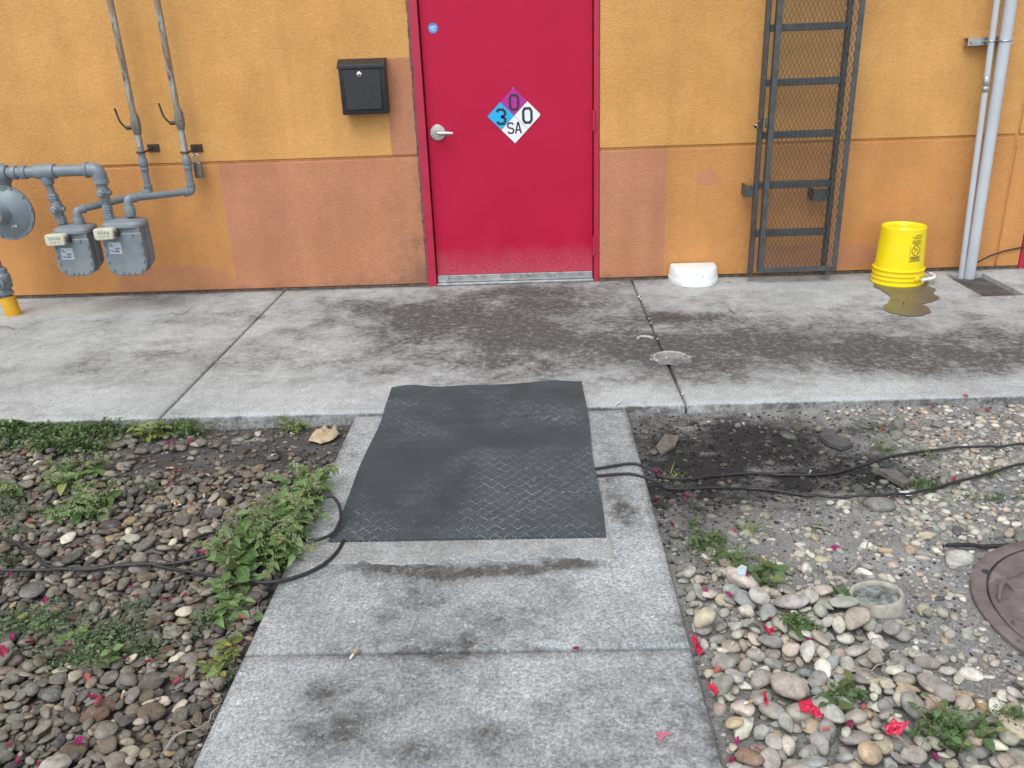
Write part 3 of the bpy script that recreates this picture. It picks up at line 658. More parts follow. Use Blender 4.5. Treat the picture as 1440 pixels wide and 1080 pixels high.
# ================================================================== THINGS ON AND AGAINST THE WALL
FR = lambda cx, cz, y0: (lambda u, v, h: (cx+u, y0-h, cz+v))       # a flat face looking towards -y
# ------------------------------------------------------------------ hazard diamond on the door
SC, SZ, HD = .028, 1.084, .171
sg_ = thing('hazard_sign', 'four-coloured hazard diamond reading 0, 3, 0 and SA on crimson door', 'sign', (SC, .033, SZ))
Y0 = .0335
f = FR(SC, SZ, Y0)
MB().prism([(0, HD), (-HD, 0), (0, -HD), (HD, 0)], lambda u, v: f(u, v, 0), lambda u, v: f(u, v, .0022)).build('backing', 'ink', sg_, False)
q = HD/2-.0012
for nm, cx, cz, m in (('top_quarter', 0, HD/2, 'sign_magenta'), ('left_quarter', -HD/2, 0, 'sign_cyan'), ('right_quarter', HD/2, 0, 'sign_white'), ('bottom_quarter', 0, -HD/2, 'sign_white')):
    MB().prism([(cx, cz+q), (cx-q, cz), (cx, cz-q), (cx+q, cz)], lambda u, v: f(u, v, .0022), lambda u, v: f(u, v, .0030)).build(nm, m, sg_, False)
ZERO = [(-.6, -1), (-1, -.6), (-1, .6), (-.6, 1), (.6, 1), (1, .6), (1, -.6), (.6, -1), (-.6, -1)]
THREE = [(-1, .66), (-.6, 1), (.55, 1), (1, .66), (1, .3), (.6, .04), (0, .04), (.6, .04), (1, -.3), (1, -.66), (.55, -1), (-.6, -1), (-1, -.66)]
THREE_A = THREE[:7]; THREE_B = [(0, .04)] + THREE[8:]
ESS = [(1, .66), (.55, 1), (-.55, 1), (-1, .68), (-1, .35), (-.6, .08), (.6, -.08), (1, -.35), (1, -.68), (.55, -1), (-.55, -1), (-1, -.66)]
AY = [(-1, -1.1), (-.12, 1.05), (.12, 1.05), (1, -1.1)]; AYB = [(-.68, -.4), (.68, -.4)]
def glyph(mb, L, cx, cz, w_, h_, wd, ff, dep): strokes(mb, [[(cx+x*w_, cz+y*h_) for x, y in l] for l in L], wd, ff, dep)
for nm, L, cx, cz, w_, h_, wd in (('numeral_zero', [ZERO], .002, HD/2-.006, .026, .043, .016), ('numeral_three', [THREE_A, THREE_B], -HD/2+.002, -.004, .026, .043, .016), ('numeral_zero', [ZERO], HD/2-.002, -.002, .026, .043, .016), ('letters', [[(x-1.35, y) for x, y in ESS]], -.001, -HD/2+.010, .018, .031, .0098)):
    mb = MB(); glyph(mb, L, cx, cz, w_, h_, wd, f, .0036)
    if nm == 'letters': glyph(mb, [[(x+1.35, y) for x, y in AY], [(x+1.35, y) for x, y in AYB]], cx, cz, .018, .031, .0098, f, .0036)
    mb.build(nm, 'ink', sg_, False)
for u, v in ((0, HD-.006), (HD-.006, 0)):
    MB().rod(f(u, v, .003), f(u, v, .006), .004, n=10).build('screw', 'chrome', sg_)
# ------------------------------------------------------------------ round blue alarm sticker
st = thing('security_sticker', 'small round blue alarm company sticker near top of crimson door', 'sticker', (-.452, .033, 1.613))
f = FR(-.452, 1.613, Y0)
oc = [(.031*math.cos(R(22.5+45*k)), .031*math.sin(R(22.5+45*k))) for k in range(8)]
MB().prism(oc, lambda u, v: f(u, v, 0), lambda u, v: f(u, v, .0008)).build('disc', 'sticker_blue', st, False)
mb = MB(); glyph(mb, [[(-1, -1), (0, 1), (1, -1)], [(-.5, -.25), (.5, -.25)]], -.013, .003, .0058, .0085, .0030, f, .0014)
glyph(mb, [[(-1, -1), (-1, 1), (.2, 1), (1, .4), (1, -.4), (.2, -1), (-1, -1)]], .0012, .003, .0052, .0085, .0030, f, .0014)
glyph(mb, [[(-1, 1), (1, 1)], [(0, 1), (0, -1)]], .0145, .003, .006, .0085, .0030, f, .0014)
strokes(mb, [[(-.016, -.014), (.016, -.014)]], .003, f, .0014)
mb.build('lettering', 'sign_white', st, False)
# ------------------------------------------------------------------ mailbox
mb_ = thing('mailbox', 'black metal wall mailbox with round lock beside crimson door', 'mailbox', (-.9, 0, 1.12))
x0, x1, z0, z1 = -1.033, -.752, 1.133, 1.452
b = MB(); prof = [(0, z0+.012), (-.012, z0), (-.095, z0), (-.10, z0+.012), (-.105, z1-.03), (-.05, z1), (0, z1)]
b.prism(prof, lambda u, v: (x0, u, v), lambda u, v: (x1, u, v)).build('body', 'mailbox_black', mb_, True, bevel=.004)
l = MB(); l.prism([(-.001, z1+.004), (-.052, z1+.004), (-.116, z1-.030), (-.116, z1-.05), (-.110, z1-.05), (-.106, z1-.034), (-.05, z1-.0), (-.001, z1-.0)], lambda u, v: (x0-.005, u, v), lambda u, v: (x1+.005, u, v)).build('lid', 'mailbox_black', mb_, True, bevel=.002)
d_ = MB().box(x0+.028, x1-.028, -.109, -.09, z0+.028, z1-.055).build('front_panel', 'mailbox_black', mb_, True, bevel=.004)
MB().loft([(-.905, -.108, z1-.085), (-.905, -.114, z1-.085), (-.905, -.116, z1-.085)], [.016, .016, .012], 18).build('lock', 'chrome', mb_)
MB().box(-.907, -.903, -.1175, -.115, z1-.092, z1-.078).build('keyhole', 'ink', mb_, False)

# ------------------------------------------------------------------ gas service
def fitting(mb, c, d, r, w_=.02):          # a short coupling band round a pipe
    c = Vector(c); d = Vector(d).normalized(); mb.loft([c-d*w_, c-d*w_*.8, c+d*w_*.8, c+d*w_], [r*.94, r, r, r*.94], 14)
YM = -.42
def pipe_run(root, path, r, mat='grey_paint', corner=.05, name='pipe', elbows=True):
    MB().tube(bend(path, corner), r, 14).build(name, mat, root, ang=60)
    if elbows:
        P = [Vector(p) for p in path]
        for i in range(1, len(P)-1):
            u = (P[i-1]-P[i]).normalized(); v = (P[i+1]-P[i]).normalized(); k = r*2.1
            e = MB().tube(bend([P[i]+u*k, P[i], P[i]+v*k], k*.95), r*1.22, 14)
            fitting(e, P[i]+u*k, u, r*1.38, r*.32); fitting(e, P[i]+v*k, v, r*1.38, r*.32); e.build('elbow', mat, root, ang=50)
V3 = Vector
zman = .893
man = thing('gas_manifold', 'grey painted gas supply pipe with branches above the two gas meters', 'gas pipe', (-2.8, YM, 0))
A0, A1, A2 = V3((-3.45, YM, zman)), V3((-2.80, YM, zman)), V3((-2.475, YM, zman))
pipe_run(man, [A0, A2, V3((-2.475, YM, .80))], .034)
tee = MB(); tee.loft([(-2.86, YM, zman), (-2.86+.012, YM, zman), (-2.74-.012, YM, zman), (-2.74, YM, zman)], [.043, .045, .045, .043], 16)
tee.loft([(-2.80, YM, zman-.03), (-2.80, YM, zman-.068), (-2.80, YM, zman-.075)], [.034, .036, .034], 14); tee.build('tee', 'grey_paint', man)
for x in (-2.99, -2.93): m_ = MB(); fitting(m_, (x, YM, zman), (1, 0, 0), .042, .018); m_.build('coupling', 'grey_paint', man)
def branch(root, top, bot, zs_valve, zs_c):
    MB().rod(top, bot, .021).build('branch_pipe', 'grey_paint', root)
    for z in zs_c:
        m_ = MB(); t_ = (top[2]-z)/(top[2]-bot[2]); p = V3(top).lerp(V3(bot), t_); m_.loft([p+V3((0, 0, .026)), p+V3((0, 0, .02)), p+V3((0, 0, .004)), p, p-V3((0, 0, .004)), p-V3((0, 0, .02)), p-V3((0, 0, .026))], [.026, .031, .031, .034, .031, .031, .026], 8); m_.build('union', 'grey_paint', root, ang=25)
    z = zs_valve; p = V3(top).lerp(V3(bot), (top[2]-z)/(top[2]-bot[2]))
    m_ = MB().loft([p+V3((0, 0, .05)), p+V3((0, 0, .04)), p+V3((0, 0, .018)), p, p-V3((0, 0, .018)), p-V3((0, 0, .04)), p-V3((0, 0, .05))], [.027, .030, .030, .040, .030, .030, .027], 12)
    m_.loft([p+V3((0, .045, 0)), p-V3((0, .05, 0)), p-V3((0, .055, 0))], [.026, .024, .018], 12); m_.loft([p+V3((.046, 0, 0)), p-V3((.046, 0, 0))], [.014, .014], 10)
    m_.box(p.x-.006, p.x+.02, p.y-.074, p.y-.05, p.z-.008, p.z+.008); m_.build('stopcock', 'grey_paint', root)
branch(man, (-2.80, YM, zman-.06), (-2.765, YM, .555), .665, (.735, .60))
branch(man, (-2.475, YM, .82), (-2.47, YM, .585), .755, (.655, .605))
def gas_meter(x0, x1, z0, z1, label, yF=-.50, yB=-.33):
    r = thing('gas_meter', label, 'gas meter', ((x0+x1)/2, (yF+yB)/2, z0), 'gas meters hung under the supply pipe')
    cx = (x0+x1)/2; W_ = x1-x0; H_ = z1-z0
    def outline(g, zt):                                    # rounded lower corners
        P = []; rad = W_*.30
        for cxx, a0 in ((x0+g+rad, math.pi), (x1-g-rad, 1.5*math.pi)):
            for k in range(7): a = a0+k*math.pi/12; P.append((cxx+rad*math.cos(a), z0+g+rad+rad*math.sin(a)))
        return P + [(x1-g, zt), (x0+g, zt)]
    body = MB().prism(outline(.010, z1-.02), lambda u, v: (u, yB, v), lambda u, v: (u, yF+.012, v)).build('body', 'meter_body', r, True, 30, .006)
    MB().prism(outline(-.004, z1-.075), lambda u, v: (u, yF+.012, v), lambda u, v: (u, yF-.004, v)).build('front_cover', 'meter_body', r, True, 30, .008, 3)
    MB().prism(outline(-.002, z1-.06), lambda u, v: (u, yB-.078, v), lambda u, v: (u, yB-.090, v)).build('flange', 'meter_body', r, True, 30, .003)
    cap = MB(); n = 28
    ring = lambda k_, z: [(cx+(W_/2*k_)*math.copysign(abs(math.cos(a))**.55, math.cos(a)), (yF+yB)/2+((yB-yF)/2*k_)*math.copysign(abs(math.sin(a))**.55, math.sin(a)), z) for a in (2*math.pi*i/n for i in range(n))]
    cap.rings([ring(1.0, z1-.05), ring(1.07, z1-.045), ring(1.07, z1-.028), ring(.98, z1-.014), ring(.6, z1), ring(.3, z1+.002)]).build('top_cover', 'meter_body', r, ang=30)
    P = outline(.012, z1-.088); idx = [0, 3, 6, 7, 10, 13]
    pts = [P[i] for i in idx] + [(x1-.006, z0+H_*.40), (x1-.008, z0+H_*.58), (x0+.006, z0+H_*.40), (x0+.008, z0+H_*.58), (cx, z0+.012), (x1-.05, z1-.088)]
    for u, v in pts:
        MB().loft([(u, yF-.003, v), (u, yF-.013, v)], [.0095, .008], 8).build('bolt', 'meter_body', r)
    ix0, ix1, iz0, iz1 = x0-.016, x0+.105, z1-.105, z1-.035
    ix = MB(); ix.prism([(ix0, iz0+.01), (ix0+.012, iz0), (ix1-.004, iz0+.004), (ix1, iz1-.012), (ix1-.012, iz1), (ix0+.008, iz1), (ix0, iz1-.01)], lambda u, v: (u, yF-.004, v), lambda u, v: (u, yF-.062, v)); i_ = ix.build('index_box', 'cream_plastic', r, True, 30, .006)
    dm_ = MB(); ff = FR(ix0, iz0, yF-.0615)
    for a in range(4): strokes(dm_, [[(.028+a*.019, .048), (.040+a*.019, .048)], [(.028+a*.019, .040), (.040+a*.019, .040)]], .004, ff, .001)
    for a in range(3): strokes(dm_, [[(.036+a*.022, .022), (.044+a*.022, .022)]], .006, ff, .001)
    dm_.build('dial_marks', 'bolt_metal', i_, False)
    MB().box(ix1-.002, ix1+.016, yF-.04, yF-.006, iz0+.014, iz0+.05).build('index_cover_end', 'dark_iron', r, True, bevel=.004)
    lx, lz = x0+.035, z1-.20
    pl = MB().box(lx, lx+.075, yF-.0062, yF-.004, lz, lz+.07).build('label_plate', 'plate_label', r, False)
    tx = MB(); ff = FR(lx, lz, yF-.0062)
    strokes(tx, [[(.006, .058), (.022, .058)], [(.006, .046), (.03, .046)], [(.03, .034), (.068, .034)], [(.006, .022), (.024, .022)], [(.006, .012), (.062, .012)]], .006, ff, .0006)
    strokes(tx, [[(.034, .026), (.06, .026)], [(.03, .018), (.055, .018)]], .004, ff, .0006); tx.build('label_print', 'ink_blue', pl, False)
    return r
gas_meter(-2.503, -2.262, .262, .598, 'gas meter whose outlet joins the pipe with the padlock')
gas_meter(-2.808, -2.592, .268, .572, 'gas meter beside the big round pressure regulator')
# outlet pipes back to the wall and up
def wall_pipe(label, out_xy, elbow_z, base, topx, valve_z, clamp_z, zc, mat_low_top):
    r = thing('gas_pipe', label, 'gas pipe', base, 'rusty gas pipes running up the wall')
    bx, by = base[0], base[1]
    pipe_run(r, [(*out_xy, elbow_z-.10), (*out_xy, elbow_z), (bx, by, zc), (bx, by, zc+.10)], .021, corner=.03, name='outlet_pipe')
    m_ = MB(); fitting(m_, (*out_xy, elbow_z-.075), (0, 0, 1), .033, .03); m_.build('union', 'grey_paint', r)
    MB().rod((bx, by, zc+.09), (bx, by, mat_low_top), .0205).build('lower_pipe', 'grey_paint', r)
    m_ = MB(); fitting(m_, (bx, by, zc+.19), (0, 0, 1), .028, .022); fitting(m_, (bx, by, zc+.15), (0, 0, 1), .026, .012); m_.build('coupling', 'grey_paint', r)
    MB().rod((bx, by, mat_low_top), (topx, by, 3.7), .0195).build('upper_pipe', 'rusty_pipe', r)
    v = MB().loft([(bx, by, valve_z-.062), (bx, by, valve_z-.05), (bx, by, valve_z-.032), (bx, by, valve_z+.032), (bx, by, valve_z+.05), (bx, by, valve_z+.06)], [.024, .026, .031, .031, .026, .024], 8)
    va = v.build('ball_valve', 'valve_metal', r, ang=25)
    m_ = MB().rod((bx-.025, by-.01, valve_z-.02), (bx-.058, by-.02, valve_z-.02), .012, n=10); m_.build('valve_stem', 'dark_iron', va)
    m_ = MB().tube(bend([(bx-.055, by-.022, valve_z-.02), (bx-.085, by-.03, valve_z+.02), (bx-.10, by-.03, valve_z+.10)], .02), .0062, 8); m_.build('lever', 'dark_iron', va)
    c_ = MB(); c_.tube(arc((bx, by, clamp_z), (1, 0, 0), (0, 1, 0), .026, 0, 2*math.pi, 18), .006, 8, False); c_.build('clamp_ring', 'dark_iron', r)
    c_ = MB(); c_.rod((bx+.02, by+.01, clamp_z), (bx+.03, -.012, clamp_z+.012), .006); c_.build('clamp_rod', 'dark_iron', r)
    MB().box(bx+.0, bx+.075, -.010, .0, clamp_z-.012, clamp_z+.036).build('clamp_plate', 'dark_iron', r, False, bevel=.002)
    return r
wall_pipe('rusty vertical gas pipe joining the meter by the pressure regulator', (-2.665, YM), .655, (-2.335, -.11, .70), -2.375, 1.125, .955, .70, .99)
p2 = wall_pipe('rusty vertical gas pipe with a padlock hanging at its wall clamp', (-2.335, YM), .715, (-2.055, -.11, .695), -2.09, 1.145, .945, .70, .86)
pl = thing('padlock', 'weathered padlock hanging from the gas pipe clamp', 'padlock', (-2.02, -.05, .80))
MB().box(-2.04, -1.99, -.062, -.034, .775, .875).build('body', 'padlock_steel', pl, True, bevel=.006)
MB().tube([(-2.034, -.048, .874), (-2.034, -.048, .91)] + arc((-2.0165, -.048, .91), (-1, 0, 0), (0, 0, 1), .0175, 0, math.pi, 10) + [(-1.999, -.048, .874)], .0045, 8).build('shackle', 'chrome', pl)
# pressure regulator
rg = thing('pressure_regulator', 'large round grey gas pressure regulator left of the meters', 'regulator', (-3.10, YM, .5))
rc = V3((-3.10, YM, .655))
o = MB().loft([rc+V3((0, y, 0)) for y in (.055, .045, .012, .010, -.006, -.008, -.030, -.048, -.056)], [.06, .10, .15, .168, .168, .150, .118, .085, .06], 40).build('diaphragm_case', 'grey_paint', rg, ang=25)
for k in range(12):
    a = 2*math.pi*k/12+.1; p = rc+V3((.159*math.cos(a), -.007, .159*math.sin(a))); MB().loft([p, p-V3((0, .008, 0))], [.008, .007], 6).build('bolt', 'meter_body', rg)
MB().loft([rc+V3((0, y, 0)) for y in (-.045, -.07, -.13, -.138, -.142)], [.066, .056, .050, .047, .030], 24).build('spring_bonnet', 'grey_paint', rg, ang=30)
MB().loft([rc+V3((0, y, 0)) for y in (-.140, -.158, -.165)], [.032, .030, .022], 16).build('bonnet_cap', 'meter_body', rg)
mk = MB(); ff = FR(rc.x+.028, rc.z-.004, rc.y-.100)
strokes(mk, [[(-.012, -.012), (-.012, .012), (.0, .012), (.0, .0), (-.012, 0)], [(.006, .012), (.018, .012), (.018, .002), (.006, -.012), (.02, -.012)]], .0035, lambda u, v, h: (rc.x+.026+u, rc.y-.1*0-.128+abs(u+.026)*.55, rc.z+.012+v), .001); mk.build('stamped_mark', 'ink', rg, False)
mk = MB(); strokes(mk, [[(-.014, .006), (-.008, .006), (-.008, -.006), (-.014, -.006), (-.014, .006)], [(-.003, .006), (.003, .006)], [(0, .006), (0, -.006)], [(.008, .006), (.014, .006), (.014, -.006), (.008, -.006), (.008, .006)]], .0028, lambda u, v, h: (rc.x+.055+u, rc.y-.048, rc.z-.075+v), .001); mk.build('chalk_mark', 'sign_white', rg, False)
nk = MB().loft([rc+V3((.015, .02, z)) for z in (.13, .17, .18, .20, .21, .25)], [.04, .04, .05, .05, .036, .036], 16).build('neck', 'grey_paint', rg)
vb = MB().loft([V3((-3.115, YM+.01, z)) for z in (.86, .88, .91, .935, .95)], [.05, .066, .066, .05, .02], 14)
vb.loft([V3((x, YM, zman)) for x in (-3.23, -3.20, -3.06, -3.03)], [.048, .058, .058, .045], 16); vb.loft([V3((-3.115, YM, .945)), V3((-3.115, YM, .972))], [.02, .016], 8)
vb.build('valve_body', 'grey_paint', rg, ang=30)
# gas riser in its yellow sleeve
rs = thing('gas_riser', 'grey gas riser with stopcock rising from a yellow sleeve in concrete', 'gas pipe', (-3.245, -.40, 0))
MB().loft([(-3.232, -.40, -.01), (-3.236, -.40, .0), (-3.25, -.40, .118), (-3.25, -.40, .12), (-3.25, -.40, .10)], [.047, .047, .046, .041, .040], 22).build('yellow_sleeve', 'yellow_sleeve', rs, ang=40)
MB().rod((-3.248, -.40, .08), (-3.30, -.40, .86), .030).build('pipe', 'grey_paint', rs)
MB().tube(bend([(-3.30, -.40, .85), (-3.30, -.40, .893), (-3.42, -.42, .893)], .04), .032).build('elbow', 'grey_paint', rs)
v = MB().loft([(-3.25, -.4, z) for z in (.13, .14, .155, .17, .185, .26, .275, .30, .31)], [.034, .045, .045, .036, .050, .050, .040, .040, .034], 12)
v.loft([(-3.25, -.40, .222), (-3.235, -.48, .222), (-3.234, -.485, .222)], [.040, .034, .024], 14); v.build('stopcock', 'grey_paint', rs, ang=30)
MB().loft([(-3.234, -.484, .222), (-3.232, -.50, .222)], [.017, .014], 6).build('stopcock_nut', 'meter_body', rs)

# ------------------------------------------------------------------ ladder with mesh guard
la = thing('wall_ladder', 'dark steel wall ladder fixed to orange stucco behind its mesh guard', 'ladder', (1.8, -.12, 0))
YL = -.12
for x, z0 in ((1.545, .03), (2.02, .03)):
    MB().box(x-.013, x+.013, YL-.026, YL+.026, z0, 3.9).build('rail', 'ladder_steel', la, True, bevel=.004)
for k in range(12):
    z = .315+.3058*k; MB().box(1.559, 2.006, YL-.020, YL+.020, z-.021, z+.021).build('rung', 'ladder_steel', la, True, bevel=.003)
for x, z, s in ((1.545, .585, -1), (2.02, .545, 1), (1.545, 2.6, -1), (2.02, 2.6, 1)):
    b_ = MB(); b_.box(x-.062 if s < 0 else x-.11, x-.013 if s < 0 else x-.014, -.125, -.10, z-.036, z+.036); b_.box(x-.062 if s < 0 else x-.11, x-.05 if s < 0 else x-.098, -.10, .0, z-.036, z+.036); b_.build('wall_bracket', 'ladder_steel', la, False, bevel=.002)
gu = thing('ladder_guard', 'dark steel framed expanded mesh guard door hung over the wall ladder', 'guard', (1.8, -.2, .06))
YG = -.20; gx0, gx1, gz0 = 1.592, 2.062, .075
t_ = .016
for x in (gx0, gx1):
    m_ = MB().box(x-t_, x+t_, YG-.004, YG+.004, gz0, 3.4); s = 1 if x == gx0 else -1
    m_.box(x-t_ if s > 0 else x+t_-.006, x-t_+.006 if s > 0 else x+t_, YG+.0041, YG+.042, gz0, 3.4); m_.build('frame_upright', 'ladder_steel', gu, False, bevel=.0015)
for z in (gz0+t_, 3.4-t_): MB().box(gx0+t_+.0005, gx1-t_-.0005, YG-.004, YG+.004, z-t_, z+t_).build('frame_crossbar', 'ladder_steel', gu, False, bevel=.0015)
mesh = MB(); X0, X1, Z0, Z1 = gx0+t_-.004, gx1-t_+.004, gz0+t_, 3.38; dw, dh = .0262, .056; sl = dw/dh
for s in (1, -1):
    k0 = int((X0-sl*(Z1-Z0))/dw)-2; k1 = int((X1+sl*(Z1-Z0))/dw)+2
    for k in range(k0, k1):
        xa = k*dw; pts = []
        za, zb = Z0, Z1                                    # x = xa + s*sl*(z-Z0)
        if s > 0: za = max(za, Z0+(X0-xa)/sl); zb = min(zb, Z0+(X1-xa)/sl)
        else: za = max(za, Z0+(xa-X1)/sl); zb = min(zb, Z0+(xa-X0)/sl)
        if zb-za < .004: continue
        xA, xB = xa+s*sl*(za-Z0), xa+s*sl*(zb-Z0); h = .0014; yo = YG+.004+(.0006 if s > 0 else .0018)
        mesh.add([(xA-h, yo, za), (xA+h, yo, za), (xA+h, yo+.003, za), (xA-h, yo+.003, za), (xB-h, yo, zb), (xB+h, yo, zb), (xB+h, yo+.003, zb), (xB-h, yo+.003, zb)], [(0, 1, 5, 4), (1, 2, 6, 5), (2, 3, 7, 6), (3, 0, 4, 7)])
mo = mesh.build('mesh_panel', 'ladder_steel', gu, False); stuff(mo)
MB().box(gx0-.038, gx0-t_-.001, YG+.012, YG+.018, .975, 1.035).build('hasp_tab', 'ladder_steel', gu, False, bevel=.002)
MB().box(gx1-.052, gx1-.022, YG+.0045, YG+.02, gz0-.035, gz0+.005).build('foot_tab', 'ladder_steel', gu, False, bevel=.002)
pk = thing('lock_cylinder', 'small chrome lock barrel clipped on the ladder rail', 'lock', (1.515, -.15, .99))
MB().loft([(1.535, YL-.024, 1.005), (1.505, YL-.055, .985), (1.503, YL-.057, .984)], [.016, .016, .012], 18).build('barrel', 'chrome', pk)
MB().loft([(1.5028, YL-.0572, .9838), (1.5018, YL-.0582, .9832)], [.009, .009], 12).build('keyway', 'ink', pk)

# ------------------------------------------------------------------ conduits and strut
def conduit(label, x0, x1, y, r, mat='conduit_grey'):
    c_ = thing('conduit', label, 'pipe', (x0, y, -.08), 'grey conduits rising from the cut-out in the slab')
    MB().rod((x0, y, -.09), (x1, y, 3.8), r, n=20).build('pipe', mat, c_)
    return c_
b0 = (2.985, -0.105, -0.073); b1 = (2.957, -0.105, 1.64); k = (3.8+.09)/(b1[2]-b0[2])
xb = b0[0]+(b1[0]-b0[0])*(-.09-b0[2])/(b1[2]-b0[2]); xt = b0[0]+(b1[0]-b0[0])*(3.8-b0[2])/(b1[2]-b0[2])
big = conduit('thick grey conduit rising from the cut-out in the slab', xb, xt, -.105, .034)
s0 = (2.934, -0.1, -0.063); s1 = (2.877, -0.1, 1.643)
xb2 = s0[0]+(s1[0]-s0[0])*(-.09-s0[2])/(s1[2]-s0[2]); xt2 = s0[0]+(s1[0]-s0[0])*(3.8-s0[2])/(s1[2]-s0[2])
thin = conduit('thin grey conduit with a coupling beside the thick one', xb2, xt2, -.10, .0175)
cx_ = lambda z: xb2+(xt2-xb2)*(z+.09)/3.89; cX = lambda z: xb+(xt-xb)*(z+.09)/3.89
for z, h in ((1.19, .028), (1.15, .018)):
    m_ = MB(); m_.loft([(cx_(z-h), -.10, z-h), (cx_(z-h), -.10, z-h+.004), (cx_(z+h), -.10, z+h-.004), (cx_(z+h), -.10, z+h)], [.019, .0215, .0215, .019], 16); m_.build('coupling', 'galvanised', thin)
zs = 1.42
su = thing('strut_bracket', 'galvanised strut bracket clamping both conduits to the wall', 'bracket', (2.9, -.05, zs-.02))
st_ = MB(); st_.box(2.765, 3.03, -.060, -.058, zs-.022, zs+.022); st_.box(2.765, 3.03, -.058, -.003, zs+.020, zs+.022); st_.box(2.765, 3.03, -.058, -.003, zs-.022, zs-.020); st_.build('channel', 'galvanised', su, False)
for x, y, r in ((cx_(zs), -.10, .0195), (cX(zs), -.105, .0365)):
    m_ = MB(); m_.tube([(x-r-.004, -.061, zs)] + arc((x, y, zs), (-1, 0, 0), (0, -1, 0), r, 0, math.pi, 14) + [(x+r+.004, -.061, zs)], .0045, 8); m_.build('pipe_clamp', 'galvanised', su)
MB().loft([(2.79, -.060, zs), (2.79, -.07, zs)], [.012, .011], 6).build('bolt', 'chrome', su)
wc = MB().tube([(3.039, -0.07, 0.065), (3.136, -0.03, 0.095), (3.233, -0.012, 0.121), (3.359, -0.01, 0.145), (3.5, -.012, .17)], .0052, 8).build('wall_cable', 'cable_black'); tag(wc, 'thin black cable curving from the conduits along the orange wall', 'cable')

# ------------------------------------------------------------------ bucket, upside down in its puddle
bc = V3((2.455, -.245, .002))
bk = thing('bucket', 'yellow plastic bucket standing upside down by the orange wall', 'bucket', bc)
rb, rtop, hb_ = .152, .131, .362
rad = lambda z: rb+(rtop-rb)*z/hb_
pr = [(0.0, rb+.004), (.004, rb+.006), (.010, rb+.006), (.012, rad(.012)), (.034, rad(.034)), (.036, rad(.036)+.007), (.041, rad(.04)+.007), (.043, rad(.043)), (.062, rad(.062)), (.064, rad(.064)+.008), (.070, rad(.07)+.008), (.072, rad(.072)), (.092, rad(.092)), (.094, rad(.094)+.010), (.101, rad(.1)+.010), (.103, rad(.103)),
      (.20, rad(.2)), (.33, rad(.33)), (hb_-.006, rtop+.001), (hb_, rtop-.003), (hb_-.001, rtop-.008), (hb_-.010, rtop-.013), (hb_-.011, .06), (hb_-.004, .055), (hb_-.004, .048), (hb_-.010, .045), (hb_-.010, .004)]
tl = Matrix.Rotation(R(1.5), 3, 'Y')
rr = [[tuple(bc+V3((r*math.cos(2*math.pi*i/44), r*math.sin(2*math.pi*i/44), z))) for i in range(44)] for z, r in pr]
MB().rings(rr).build('body', 'bucket_yellow', bk, ang=28)
def onb(u, z, off):                                         # point on the bucket's side; u = arc length from the seam
    a = R(-76)+u/.14; r = rad(z)+off; return (bc.x+r*math.cos(a), bc.y+r*math.sin(a), bc.z+z)
lb = MB(); ff = lambda u, v, h: onb(u, .235+v, h)
strokes(lb, [[(x_, z_) for x_ in np.linspace(-.03+i_, .03, 5)] for z_, i_ in ((.088, .02), (.078, 0), (.068, .01), (.056, 0), (.048, .004), (.040, 0), (.032, .012))], .0035, ff, .0008)
strokes(lb, [[(.026*math.cos(a), -.005+.030*math.sin(a)) for a in np.linspace(0, 2*math.pi, 21)], [(-.018, .016), (.018, -.026)], [(-.012, -.02), (-.004, 0), (.002, .012)], [(.006, .006), (.012, -.012)]], .0042, ff, .0008)
strokes(lb, [[(x_, z_) for x_ in np.linspace(-.03, .03, 5)] for z_ in (-.044, -.052, -.061, -.070)], .005, ff, .0008)
strokes(lb, [[(-.036, .096), (.036, .096)], [(-.036, .03), (-.036, -.078), (.036, -.078), (.036, .096)]], .0018, ff, .0008)
lb.build('warning_print', 'ink', bk, False)
ear = MB(); e0 = bc+V3((.150*math.cos(R(-66)), .150*math.sin(R(-66)), .05)); dv = V3((math.cos(R(-66)), math.sin(R(-66)), 0)); ear.loft([e0-dv*.006, e0+dv*.012, e0+dv*.014], [.02, .017, .011], 14); ear.build('handle_ear', 'bucket_yellow', bk)
e1 = bc+V3((.150*math.cos(R(60)), .150*math.sin(R(60)), .05))
hp = [e0+dv*.01, e0+dv*.02+V3((.02, 0, -.004)), V3((bc.x+.19, bc.y-.10, .046)), V3((bc.x+.225, bc.y-.02, .042)), V3((bc.x+.19, bc.y+.09, .046)), e1+V3((.008, .01, 0))]
MB().tube(bend(hp, .05), .0028, 8).build('handle_wire', 'galvanised', bk)
MB().tube(bend([hp[1], hp[2], hp[3], hp[3].lerp(hp[4], .35)], .05), .0095, 10).build('handle_grip', 'white_plastic', bk)
pd = MB(); PU = [(2.282, -0.311), (2.284, -0.445), (2.269, -0.618), (2.161, -0.799), (2.152, -0.897), (2.19, -0.942), (2.236, -0.986), (2.311, -0.967), (2.385, -0.906), (2.408, -0.824), (2.397, -0.765), (2.472, -0.714), (2.554, -0.633), (2.557, -0.539), (2.61, -0.449), (2.592, -0.38), (2.642, -0.284), (2.609, -0.192), (2.435, -0.171)]
fine = []
for i in range(len(PU)):                                    # Catmull-Rom, with a little waviness
    p0, p1, p2_, p3 = (V3((*PU[(i+k) % len(PU)], 0)) for k in (-1, 0, 1, 2))
    for t in (0, .25, .5, .75):
        q_ = .5*((2*p1)+(p2_-p0)*t+(2*p0-5*p1+4*p2_-p3)*t*t+(3*p1-p0-3*p2_+p3)*t**3); fine.append((q_.x+random.gauss(0, .003), q_.y+random.gauss(0, .003), .0042))
cpt = (2.36, -.62, .0045)
pd.add(fine+[cpt], [(i, (i+1) % len(fine), len(fine)) for i in range(len(fine))])
